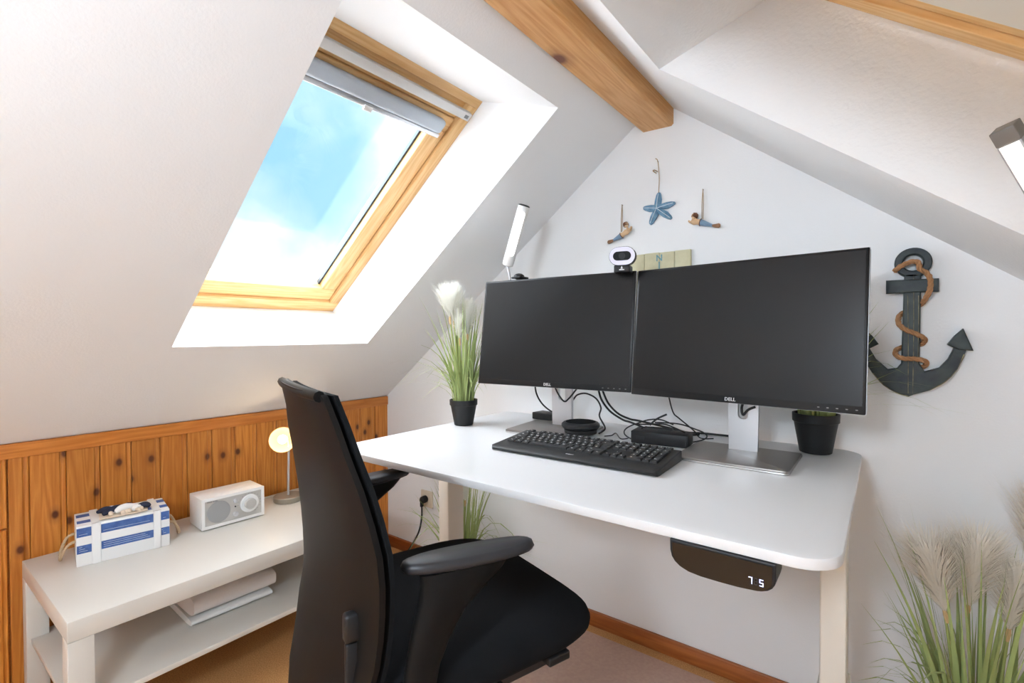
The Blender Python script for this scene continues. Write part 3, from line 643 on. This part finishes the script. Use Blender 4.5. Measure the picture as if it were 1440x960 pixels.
for i in range(n0): f.append(((i+1) % n0, i, cidx+1))
obj('body', mesh(v, f), 'blue_star', sf)
for tp_ in tips: tube('rib', [(0, -.0172, 0), (tp_.x*.5, -.0152, tp_.y*.5), (tp_.x*.9, -.0112, tp_.y*.9)], .0011, 'star_rib', sf, 6, 3)
nl = wp(925, 227); tt = tips[0]
tube('hanging_twine', [(tt.x*.95, -.008, tt.y*.95), (tt.x+.001, -.006, tt.y+.05), (nl.x-sc_.x, -.005, nl.z-sc_.z), (nl.x-sc_.x-.008, -.006, nl.z-sc_.z+.012)], .0013, 'twine', sf, 6)
tube('twine_knot', [(nl.x-sc_.x, -.006, nl.z-sc_.z-.035), (nl.x-sc_.x-.010, -.009, nl.z-sc_.z-.028), (nl.x-sc_.x-.016, -.008, nl.z-sc_.z-.030), (nl.x-sc_.x-.004, -.008, nl.z-sc_.z-.040)], .0016, 'twine', sf, 6)
tube('nail', [(nl.x-sc_.x, .0, nl.z-sc_.z), (nl.x-sc_.x, -.010, nl.z-sc_.z)], .0012, 'nail', sf, 6, 0)

def swimmer(label, head, chest, hip, tail, fin, hand, nail, k):
    o_ = wp(*hip, y=0); o_.y = 0
    H, Ch, P, T, Fn, Ha, Nl = [wp(*q, y=-.014)-o_ for q in (head, chest, hip, tail, fin, hand, nail)]
    r = thing('swimmer_figurine', label, 'wall decoration', (o_.x, 0, o_.z), group='swimmer figurines hanging beside the starfish')
    nn = Vector((0, -1, 0))
    def body(nm, sp_, mt):
        rings = []
        for i, (c, a_, b_) in enumerate(sp_):
            d = (sp_[min(i+1, len(sp_)-1)][0]-sp_[max(i-1, 0)][0]).normalized(); s_ = d.cross(nn).normalized()
            rings.append([c+nn*a_*k*math.cos(q*math.pi/6)+s_*b_*k*math.sin(q*math.pi/6) for q in range(12)])
        me = loftm(rings, ang=80); return obj(nm, me, mt, r)
    nk = Ch+(H-Ch)*.6
    bd = body('body', [(T, .0035, .004), (T+(P-T)*.4, .006, .0065), (T+(P-T)*.8, .0085, .0095), (P, .009, .0105), (P+(Ch-P)*.35, .0075, .0085), (P+(Ch-P)*.75, .0095, .0115), (Ch, .0085, .010), (Ch+(nk-Ch)*.5, .0045, .005), (nk, .0035, .0035)], ['tail_blue', 'skin_wood'])
    for fc in bd.data.polygons: fc.material_index = 1 if (fc.center-P).dot((Ch-P).normalized()) > 0 else 0
    body('tail_fin', [(T+(P-T)*.08, .004, .004), (T+(Fn-T)*.3, .004, .006), (T+(Fn-T)*.8, .0035, .0075), (Fn, .002, .004)], 'fin_brown')
    hd_ = obj('head', lathem([(.001, -.0105), (.006, -.0085), (.0086, -.003), (.009, .002), (.007, .0075), (.001, .0100)], 14), 'skin_wood', r, tuple(H), (0, 0, 0), True); hd_.scale = (k, k, k)
    obj('hair', lathem([(.0096, -.006), (.0106, .000), (.0088, .0075), (.001, .0118)], 14), 'hair_brown', hd_, (-.0015*(1 if Ha.x > 0 else -1), .001, .0008), (R_(-12), R_(-25)*(1 if Ha.x > 0 else -1), 0), True)
    for s2 in (1, -1):
        A_ = Ch+nn*.006*s2*k; tube('arm', [A_, (A_+Ha)/2+Vector((0, 0, -.005))+nn*.004*s2, Ha+nn*.0015*s2], lambda t: (.0036-.001*t)*k, 'skin_wood', r, 8)
    sv = (Ch-P).normalized().cross(nn).normalized()
    tube('belt', [P+nn*.0096*k*math.cos(q*math.pi/6)+sv*.0112*k*math.sin(q*math.pi/6) for q in range(13)], .0013, 'hair_brown', r, 6, 0)
    zt_ = (P.z+Ch.z)/2+.010
    for e in (-.0018, .0018): tube('hanging_twine', [Vector((Nl.x+e, -.012, zt_-.004)), Vector((Nl.x+e*1.2, -.009, (zt_+Nl.z)/2)), Vector((Nl.x, -.006, Nl.z))], .0011, 'twine', r, 6)
    tube('nail', [(Nl.x, 0, Nl.z-.001), (Nl.x, -.009, Nl.z-.001)], .0011, 'nail', r, 6, 0)
swimmer('small brown and blue swimmer figurine hanging head up left of the starfish', (880.5, 316), (883.5, 324), (874, 331), (862, 338), (854.5, 341), (888, 318.5), (873.5, 287), .95)
swimmer('small brown and blue swimmer figurine hanging flat right of the starfish', (976.3, 304), (974, 311), (985, 312.5), (1003, 317.5), (1013, 317), (968.8, 310.5), (987.5, 265), 1.0)

sg = thing('compass_sign', 'cream wooden board sign with a blue N on the wall behind the monitors', 'sign', (1.467, 0, 1.17))
for i in range(4):
    x0 = -.106+i*.053; box('board', (x0+.0006, x0+.0524, -.014, -.002, .0, .209+.001*(i % 2)), 'sign_cream', sg, .0015)
text('letter', 'N', .030, MX((0, -.0142, .190), (1, 0, 0), (0, 0, 1)), 'sign_blue', sg, .0006)
box('compass_needle', (-.0022, .0022, -.0152, -.0140, .03, .178), 'sign_blue', sg)
obj('compass_rose', prismm([(0, .165), (.010, .115), (.06, .105), (.010, .095), (0, .045), (-.010, .095), (-.06, .105), (-.010, .115)], -.0150, -.0141, axis=1), 'sign_blue', sg)

# ------------------------------------------------------------------ anchor
an = thing('wall_anchor', 'dark blue distressed wooden anchor wound with brown rope on the white wall', 'anchor', (2.137, 0, .935))
AX, AZ = 2.137, .935
def ap_(px, py, y=-.02): q = at(px, py, 1, y); return (q.x-AX, q.z-AZ)
def cxy(px, py): return (1200+px*200/619, 330+py*310/960)      # coordinates of an enlarged crop of the photograph
def A(pts): return [ap_(*cxy(*q)) for q in pts]
shank = A([(222, 170), (296, 170), (288, 560), (310, 595), (375, 578), (412, 540), (445, 480), (492, 500), (478, 540), (450, 590), (395, 645), (330, 678), (262, 695), (238, 705), (195, 690), (130, 655), (85, 605), (55, 560), (28, 540), (15, 495), (62, 480), (98, 540), (150, 585), (190, 580), (208, 560)])
obj('shank_and_arms', prismm(shank, -.026, -.002, axis=1, bev=.003), ['anchor_wood'], an)
cb = A([(142, 200), (372, 190), (372, 247), (142, 257)]); obj('stock', prismm(cb, -.030, -.004, axis=1, bev=.003), 'anchor_wood', an)
rc = ap_(*cxy(260, 122)); ro, ri = .0385, .0205
ring = []; vv, ff = [], []
for k in range(32):
    t = 2*math.pi*k/32
    for rr_, yy in ((ro, -.003), (ro, -.023), (ro-.003, -.026), (ri+.003, -.026), (ri, -.023), (ri, -.003)): vv.append((rc[0]+rr_*math.cos(t), yy, rc[1]+rr_*math.sin(t)))
for k in range(32):
    for j in range(6): ff.append((k*6+j, k*6+(j+1) % 6, ((k+1) % 32)*6+(j+1) % 6, ((k+1) % 32)*6+j))
obj('ring', mesh(vv, ff), 'anchor_wood', an)
fr2 = A([(478, 408), (522, 505), (455, 500), (408, 478), (440, 440)]); obj('fluke', prismm(fr2, -.029, -.002, axis=1, bev=.003), 'anchor_wood', an)
mid = ap_(*cxy(255, 400))[0]
fl2 = [(2*mid-u, v_) for u, v_ in fr2]; obj('fluke', prismm(fl2[::-1], -.029, -.002, axis=1, bev=.003), 'anchor_wood', an)
for q in (A([(236, 260), (238, 690)]), A([(262, 175), (258, 690)]), A([(283, 265), (280, 560)])):
    tube('worn_edge', [(q[0][0], -.0262, q[0][1]), ((q[0][0]+q[1][0])/2+.0008, -.0264, (q[0][1]+q[1][1])/2), (q[1][0], -.0262, q[1][1])], .0008, 'anchor_edge', an, 5, 4)
tube('worn_edge', [(u, -.026, v_) for u, v_ in A([(330, 676), (395, 642), (448, 588), (480, 520)])], .0010, 'anchor_edge', an, 5, 4)
tube('worn_edge', [(u, -.026, v_) for u, v_ in A([(238, 702), (190, 688), (130, 652), (85, 602)])], .0010, 'anchor_edge', an, 5, 4)
def ropem(pts, r, turns, strands=3):
    P = smoothpts(pts, 10); bm = bmesh.new()
    for s_ in range(strands):
        Q = []; up_ = None; d_acc = 0
        for i, p in enumerate(P):
            d = (P[min(i+1, len(P)-1)]-P[max(i-1, 0)]).normalized()
            if up_ is None: up_ = d.orthogonal().normalized()
            up_ = (up_-d*up_.dot(d)).normalized(); sdv = d.cross(up_)
            if i: d_acc += (p-P[i-1]).length
            an_ = 2*math.pi*(s_/strands)+d_acc*turns
            Q.append(p+(up_*math.cos(an_)+sdv*math.sin(an_))*r*.5)
        me = tubem(Q, r*.58, 6, 0); bm.from_mesh(me); bpy.data.meshes.remove(me)
    me = bpy.data.meshes.new('m'); bm.to_mesh(me); bm.free(); sharp(me, 60); return me
rp = [(178, 160, -.030), (205, 138, -.034), (250, 118, -.034), (282, 120, -.034), (290, 150, -.036), (318, 165, -.034), (335, 195, -.040), (333, 240, -.040), (312, 280, -.034), (290, 305, -.012), (240, 330, -.004), (203, 350, -.012), (197, 385, -.032), (225, 412, -.036), (265, 428, -.036), (300, 445, -.032), (310, 462, -.020), (285, 480, -.006), (230, 485, -.005), (190, 500, -.014), (185, 522, -.030), (215, 538, -.036), (265, 540, -.036), (308, 548, -.032), (318, 565, -.022), (300, 575, -.012)]
obj('rope', ropem([Vector((ap_(*cxy(a_, b_), y=yy)[0], yy, ap_(*cxy(a_, b_), y=yy)[1])) for a_, b_, yy in rp], .0062, 170), 'rope', an)

# ------------------------------------------------------------------ wall socket with plug
so = thing('wall_socket', 'cream wall socket low on the white wall under the desk', 'socket', (.302, 0, .300))
box('plate', (-.040, .040, -.009, 0, -.040, .040), 'socket', so, .003)
obj('recess', lathem([(.022, 0), (.022, .003), (.019, .003), (.018, -.004)], 24), 'socket', so, (-.004, -.0085, 0), (R_(90), 0, 0))
pg = thing('power_plug', 'black round power plug with its cable hanging from the wall socket', 'plug', (.297, -.009, .300))
obj('plug_body', lathem([(.017, 0), (.018, .012), (.016, .026), (.008, .034)], 18), 'black_plastic', pg, (0, 0, 0), (R_(90), 0, 0))
box('strain_relief', (-.006, .006, -.034, -.018, -.032, .004), 'black_plastic', pg, .003)
tube('power_cord', [(0, -.026, -.028), (.002, -.03, -.09), (-.004, -.05, -.16), (-.03, -.10, -.24), (-.06, -.17, -.288), (-.03, -.35, -.2945), (.15, -.55, -.2945)], .0042, 'cable', pg)

# ------------------------------------------------------------------ low white table (bench)
BX, BZ, B0, B1 = .556, .428, -1.3828, -.4977
bt = thing('low_table', 'cream white low table with a shelf along the pine panelled wall', 'table', (.288, (B0+B1)/2, 0))
hx, hy = (.556-.020)/2, (B1-B0)/2
box('tabletop', (-hx, hx, -hy, hy, BZ-.050, BZ), 'white_lacquer', bt, .0015)
for sx in (-1, 1):
    for sy in (-1, 1): box('leg', (sx*hx-(.05 if sx > 0 else 0), sx*hx+(0 if sx > 0 else .05), sy*hy-(.05 if sy > 0 else 0), sy*hy+(0 if sy > 0 else .05), 0, BZ-.0505), 'white_lacquer', bt, .001)
box('shelf', (-hx+.008, hx-.020, -hy+.010, hy-.010, .190, .205), 'white_lacquer', bt, .001)

# ------------------------------------------------------------------ crate
ct = thing('striped_crate', 'white wooden box with blue stripes and rope handles on the low table', 'box', (.158, -1.172, BZ), R_(90-9.7))
# local: x = along the box (length), y = depth; front faces -y
cl_, cdp, ch_ = .226, .146, .118
box('body', (-cl_/2, cl_/2, -cdp/2, cdp/2, 0, ch_), 'crate_white', ct, .0015)
x_ = [-.5, -.5+.155, -.5+.245, -.5+.815, -.5+.895, .5]
for a_, b_ in ((1, 2), (3, 4)):
    box('batten', (x_[a_]*cl_, x_[b_]*cl_, -cdp/2-.003, -cdp/2+.001, 0, ch_+.003), 'crate_white', ct, .001)
    box('batten', (x_[a_]*cl_, x_[b_]*cl_, -cdp/2-.003, cdp/2+.003, ch_-.001, ch_+.003), 'crate_white', ct, .001)
for za, zb_ in ((.32, .52), (.73, .95)):
    for a_, b_ in ((0, 1), (2, 3), (4, 5)):
        s_ = box('blue_stripe', (x_[a_]*cl_+.001, x_[b_]*cl_-.001, -cdp/2-.0010, -cdp/2+.001, za*ch_, zb_*ch_), 'crate_blue', ct)
        for q in range(3 if za < .5 else 1):
            zq = (za+(zb_-za)*(.25+.25*q))*ch_; box('worn_streak', (x_[a_]*cl_+.006, x_[b_]*cl_-.010-.006*q, -cdp/2-.0013, -cdp/2-.0009, zq, zq+.0009), 'crate_streak', s_)
for ya, yb_ in ((-.30, -.12), (.14, .34)):
    for a_, b_ in ((0, 1), (2, 3), (4, 5)): box('blue_stripe', (x_[a_]*cl_+.003, x_[b_]*cl_-.001, ya*cdp, yb_*cdp, ch_-.001, ch_+.0008), 'crate_blue', ct)
for sx in (-1, 1):
    hp_ = [Vector((sx*(cl_/2-.002), -.030, ch_*.55)), Vector((sx*(cl_/2+.018), -.033, ch_*.48)), Vector((sx*(cl_/2+.032), -.024, ch_*.22)), Vector((sx*(cl_/2+.034), .0, ch_*.09)), Vector((sx*(cl_/2+.032), .024, ch_*.25)), Vector((sx*(cl_/2+.018), .033, ch_*.52)), Vector((sx*(cl_/2-.002), .030, ch_*.60))]
    obj('rope_handle', ropem(hp_, .0042, 260), 'rope_light', ct)
de = thing('shell_garland', 'navy and white fabric knots with shells lying on the striped box', 'decoration', (.158, -1.172, BZ+ch_+.0032), R_(90-9.7))
rd = random.Random(4)
obj('net', prismm([(-.060, -.062), (.058, -.060), (.062, -.01), (.0, .02), (-.058, .012)], .0005, .004, axis=2), 'shell_tan', de)
for i, (x0, y0, x1, y1, mt, r0) in enumerate([(-.060, .005, -.010, -.012, 'navy', .0085), (-.050, -.035, .012, .006, 'navy', .009), (-.020, -.04, .040, -.03, 'cloth_white', .011), (-.048, .0, -.02, -.03, 'cloth_white', .008), (.030, -.025, .066, -.040, 'navy', .0085), (.0, .015, .030, -.005, 'navy', .007), (.022, -.05, .048, -.03, 'cloth_white', .008)]):
    md = ((x0+x1)/2+rd.uniform(-.01, .01), (y0+y1)/2+rd.uniform(-.01, .01), r0+.007)
    tube('fabric_knot', [(x0, y0, r0*.95), md, (x1, y1, r0*.95)], lambda t, r0=r0: r0*(.55+.55*math.sin(math.pi*min(max(t, .05), .95))), mt, de, 10, 6)
for i in range(9):
    q = (rd.uniform(-.055, .055), -.058+rd.uniform(-.003, .014), .0095)
    obj('shell', lathem([(.001, -.005), (.006, -.003), (.008, .0), (.005, .004), (.001, .006)], 10), 'shell_tan', de, q, (rd.random(), rd.random(), 0))

# ------------------------------------------------------------------ radio
ra = thing('table_radio', 'white table radio with grey front and round dial on the low table', 'radio', (.165, -.862, BZ), R_(90-3))
rl, rdp, rh = .208, .122, .110
f4 = .004
box('cabinet', (-rl/2, rl/2, -rdp/2+.004, rdp/2, f4, rh), 'radio_white', ra, .002)
box('feet_plinth', (-rl/2+.01, rl/2-.01, -rdp/2+.014, rdp/2-.01, 0, f4), 'black_plastic', ra)
fr_m = [(-rl/2, rl/2, -rdp/2, -rdp/2+.006, f4, f4+.010), (-rl/2, rl/2, -rdp/2, -rdp/2+.006, rh-.010, rh), (-rl/2, -rl/2+.010, -rdp/2, -rdp/2+.006, f4+.01, rh-.01), (rl/2-.010, rl/2, -rdp/2, -rdp/2+.006, f4+.01, rh-.01)]
obj('front_frame', join_boxes(fr_m), 'radio_white', ra)
fp = box('faceplate', (-rl/2+.010, rl/2-.010, -rdp/2+.002, -rdp/2+.005, f4+.010, rh-.010), 'radio_face', ra)
def disc(nm, x, z, prof, mt, p=None, n=32): return obj(nm, lathem(prof, n), mt, p or ra, (x, -rdp/2+.002, z), (R_(90), 0, 0))
disc('speaker_grille', -.050, .056, [(.0375, -.001), (.0375, .0018), (.034, .0024), (.001, .0024)], 'radio_mesh')
disc('tuning_dial', .052, .060, [(.032, -.001), (.032, .004), (.030, .006), (.022, .006)], 'chrome' if 0 else 'lamp_white')
disc('tuning_knob', .052, .060, [(.0195, .005), (.0195, .014), (.017, .0165), (.001, .0165)], 'radio_face')
disc('selector_knob', .004, .081, [(.0075, -.001), (.0075, .008), (.006, .009), (.001, .009)], 'silver', n=16); disc('volume_knob', .004, .034, [(.008, -.001), (.008, .009), (.006, .010), (.001, .010)], 'silver', n=16)
disc('indicator', .004, .060, [(.0025, -.001), (.0025, .002), (.001, .0022)], 'black_plastic', n=10)
text('maker_mark', 'Tivoli Audio', .007, MX((-.070, -rdp/2+.0015, rh-.0145), (1, 0, 0), (0, 0, 1)), 'grey_mark', fp, .0003)
for i in range(15):
    t = R_(-60+i*17); box('dial_mark', (.052+.039*math.cos(t)-.0022, .052+.039*math.cos(t)+.0022, -rdp/2+.0014, -rdp/2+.0021, .060+.036*math.sin(t)-.0004, .060+.036*math.sin(t)+.0004), 'grey_mark', fp) if abs(.039*math.cos(t)) < .043 and .016 < .060+.036*math.sin(t) < .097 else None

# ------------------------------------------------------------------ small table lamp on the low table
tl = thing('table_lamp', 'small table lamp with glowing round glass shade on a bent steel stem', 'lamp', (.142, -.620, BZ))
obj('base', lathem([(.053, 0), (.055, .003), (.055, .020), (.053, .022), (.004, .023)]), 'lamp_base', tl)
hd0 = Vector((.140, -.640, .680)); hl = hd0-Vector((.142, -.620, BZ))
tube('stem', [(0, 0, .02), (.0, .002, .12), (-.004, .006, .20), (-.022, .014, .252), (-.030, .010, .264), tuple(hl+Vector((-.030, .012, .002)))], .0048, 'alu', tl)
hdn = (CAM-hd0); hdn = Vector((hdn.x, hdn.y, hdn.z*.4)).normalized()
ex = Vector((0, 0, 1)).cross(hdn).normalized(); ey = hdn.cross(ex)
m4 = Matrix(((ex.x, ey.x, hdn.x, hl.x), (ex.y, ey.y, hdn.y, hl.y), (ex.z, ey.z, hdn.z, hl.z), (0, 0, 0, 1)))
v, f = [], []
prof = [(.010, -.040), (.030, -.034), (.044, -.018), (.050, .0), (.0505, .014), (.0485, .014), (.042, -.014), (.028, -.030), (.010, -.036)]
sh_ = obj('shade', lathem(prof, 32), 'shade_glass', tl); sh_.matrix_local = m4
bl_ = obj('bulb', lathem([(.008, -.034), (.012, -.022), (.019, -.008), (.018, .002), (.010, .010), (.001, .012)], 20), 'bulb', tl); bl_.matrix_local = m4
ld = bpy.data.lights.new('table_lamp_light', 'POINT'); ld.energy = .40; ld.color = (1, .74, .42); ld.shadow_soft_size = .02
lo = bpy.data.objects.new('table_lamp_light', ld); COL.objects.link(lo); lo.parent = tl; lo.location = hl+hdn*.035
tag(tube('lamp_cord', [(.10, -.575, BZ+.003), (.06, -.62, BZ+.003), (.04, -.70, BZ+.003), (.055, -.78, BZ+.003)], .0018, 'cord_white'), 'thin white cord lying on the low table behind the radio', 'cord')

# ------------------------------------------------------------------ folded towels on the shelf
def towel(label, x0, x1, y0, y1, z0, z1, mt, folds, rz=0., seed=1):
    cx, cy = (x0+x1)/2, (y0+y1)/2; r = thing('folded_towel', label, 'towel', (cx, cy, z0), rz, 'towels on the shelf')
    hx_, hy_, h = (x1-x0)/2, (y1-y0)/2, (z1-z0)/folds; rd = random.Random(seed)
    for k in range(folds):
        rings = []; zc = h*(k+.5); NX = 14
        for j in range(NX+1):
            t = -1+2*j/NX; yy = t*hy_*(1-.015*rd.random()); e = (1-abs(t)**8)**.5 if abs(t) < 1 else .35; e = max(e, .78)
            ring = []
            for i in range(24):
                a_ = 2*math.pi*i/24; cx2 = abs(math.cos(a_))**.36*(1 if math.cos(a_) > 0 else -1); sz = abs(math.sin(a_))**.72*(1 if math.sin(a_) > 0 else -1)
                ring.append((cx2*hx_*(1-.02*rd.random()), yy, zc+sz*h*.5*(e if sz > 0 else 1)*(1 if sz < 0 else .93+.07*math.sin(3*t+seed))))
            rings.append(ring)
        obj('fold', loftm(rings, ang=80), mt, r)
    return r
SZ = .205
towel('thin folded white towel lying lowest on the table shelf', .14, .402, -1.062, -.815, SZ+.0004, SZ+.026, 'towel_white', 1, R_(-2), 1)
towel('thick folded pinkish white towel lying on the thin white towel', .15, .405, -1.060, -.805, SZ+.0262, SZ+.096, 'towel', 1, R_(-1), 2)
towel('folded towel on top of the towel stack under the tabletop', .13, .34, -1.05, -.83, SZ+.0962, SZ+.134, 'towel', 1, R_(3), 3)

# ------------------------------------------------------------------ office chair
ch = thing('office_chair', 'black office chair with curved plastic back shell and armrests at the desk', 'chair', (1.319, -.990, 0), R_(71.6-90))
# local: y forward, x right
prof = [(1.014, -.207, .146), (1.008, -.2055, .160), (.965, -.194, .181), (.920, -.186, .212), (.875, -.175, .236), (.83, -.166, .253), (.785, -.158, .262), (.74, -.153, .258), (.695, -.150, .248), (.65, -.149, .237), (.605, -.152, .228), (.56, -.162, .222), (.51, -.172, .204), (.46, -.186, .176), (.43, -.192, .140)]
def backm(off, thick, curve0, shrink, zlo=0., zhi=2.):
    rings = []
    for z, fy, hw in prof:
        if not (zlo <= z <= zhi): continue
        w = hw-shrink; ring = []; NN = 12; curve = curve0*(.35+.65*min(1, max(0, (1.0-z)/.35)))
        front = []; back = []
        for k in range(NN+1):
            t = -1+2*k/NN; e = curve*(t*t); tk = thick*(1-.55*abs(t)**4)
            front.append((t*w, fy+off+e-curve, z)); back.append((t*w*(1 if abs(t) < 1 else 1), fy+off+e-curve-tk, z))
        rings.append(front+back[::-1])
    return loftm(rings, ang=60)
obj('back_shell', backm(.0, .020, .022, 0.), 'black_shell', ch)
obj('back_cushion', backm(.016, .0158, .022, .004, .55, 1.012), 'black_fabric', ch)
hl_ = []
for k in range(13):
    t = -1+2*k/12; hl_.append((t*.155, -.2055+.008*(t*t)-.008-.012, 1.008))
tube('top_lip', hl_, .009, 'black_shell', ch, 8, 2)
kn_ = box('back_adjuster', (.172, .192, -.192, -.160, .634, .678), 'black_plastic', ch, .005); box('adjuster_track', (.176, .188, -.190, -.168, .52, .632), 'black_plastic', ch, .003)
# seat
def seat_ring(sc, z, y0=-.19, y1=.326, hw=.243, dip=0.):
    r = []
    for k in range(48):
        a_ = 2*math.pi*k/48; c, s = math.cos(a_), math.sin(a_)
        ex_ = .42 if s > 0 else .45
        x = abs(c)**ex_*(1 if c > 0 else -1)*hw*sc; yy = abs(s)**ex_*(1 if s > 0 else -1)
        yv = (y0+y1)/2+yy*(y1-y0)/2*sc
        zz = z-dip*max(0, (yv-.12)/.2)**2
        r.append((x, yv, zz))
    return r
obj('seat_cushion', loftm([seat_ring(.86, .500), seat_ring(.955, .504), seat_ring(.995, .516), seat_ring(1, .530, dip=.004), seat_ring(.985, .546, dip=.010), seat_ring(.94, .560, dip=.016), seat_ring(.85, .567, dip=.020), seat_ring(.6, .569, dip=.018), seat_ring(.2, .566, dip=.014)], ang=70), 'black_fabric', ch)
obj('seat_pan', loftm([seat_ring(.70, .455, hw=.235), seat_ring(.86, .470, hw=.24), seat_ring(.88, .500, hw=.245)], ang=60), 'black_plastic', ch)
box('seat_lever', (.19, .262, .05, .075, .476, .488), 'black_plastic', ch, .004); box('seat_slider_tab', (.20, .236, .165, .215, .486, .502), 'black_plastic', ch, .003)
def ell(cx, cy, a_, b_, z, n=24, e=.8): return [(cx+abs(math.cos(2*math.pi*k/n))**e*(1 if math.cos(2*math.pi*k/n) > 0 else -1)*b_, cy+abs(math.sin(2*math.pi*k/n))**e*(1 if math.sin(2*math.pi*k/n) > 0 else -1)*a_, z) for k in range(n)]
for sx, X in ((1, .238), (-1, -.272)):
    ar = obj('armrest', loftm([ell(0, 0, .100, .024, .732), ell(0, 0, .111, .029, .735), ell(0, 0, .115, .031, .741), ell(0, 0, .112, .029, .748), ell(0, 0, .104, .024, .751)], ang=60), 'armpad', ch, (X, -.002, 0), (0, 0, -R_(10)*sx))
    st = []
    for z, cy, a_, b_ in ((.7325, -.006, .086, .020), (.715, -.014, .075, .024), (.69, -.034, .058, .022), (.665, -.056, .044, .020), (.63, -.074, .034, .019), (.59, -.088, .028, .018), (.54, -.098, .026, .018), (.48, -.100, .028, .018), (.445, -.095, .032, .018)): st.append(ell(X, cy, a_, b_, z))
    obj('arm_post', loftm(st, ang=60), 'black_shell', ch)
    box('arm_bracket', (min(X, sx*.10), max(X, sx*.10), -.130, -.065, .437, .452), 'black_plastic', ch, .004)
obj('gas_column', lathem([(.027, .10), (.027, .27), (.018, .28), (.018, .435), (.05, .456)]), 'black_plastic', ch)
box('mechanism', (-.07, .07, -.17, .12, .415, .456), 'black_plastic', ch, .006)
box('back_spine', (-.035, .035, -.272, -.12, .420, .446), 'black_plastic', ch, .006)
for k in range(5):
    t = R_(72*k+18); d = Vector((math.cos(t), math.sin(t), 0)); s_ = Vector((-d.y, d.x, 0))
    rg = []
    for q, hw_, z0_, z1_ in ((.02, .028, .085, .125), (.12, .024, .075, .112), (.24, .019, .066, .090), (.275, .014, .066, .084)):
        c = d*q; rg.append([tuple(c+s_*hw_+Vector((0, 0, z0_))), tuple(c+s_*hw_*.7+Vector((0, 0, z1_))), tuple(c-s_*hw_*.7+Vector((0, 0, z1_))), tuple(c-s_*hw_+Vector((0, 0, z0_)))])
    lg = obj('base_leg', loftm(rg), 'black_plastic', ch)
    ca = obj('caster', lathem([(.020, -.020), (.027, -.016), (.028, .016), (.020, .020)], 18), 'black_plastic', lg, tuple(d*.262+Vector((0, 0, .0312))), (R_(90), 0, t))
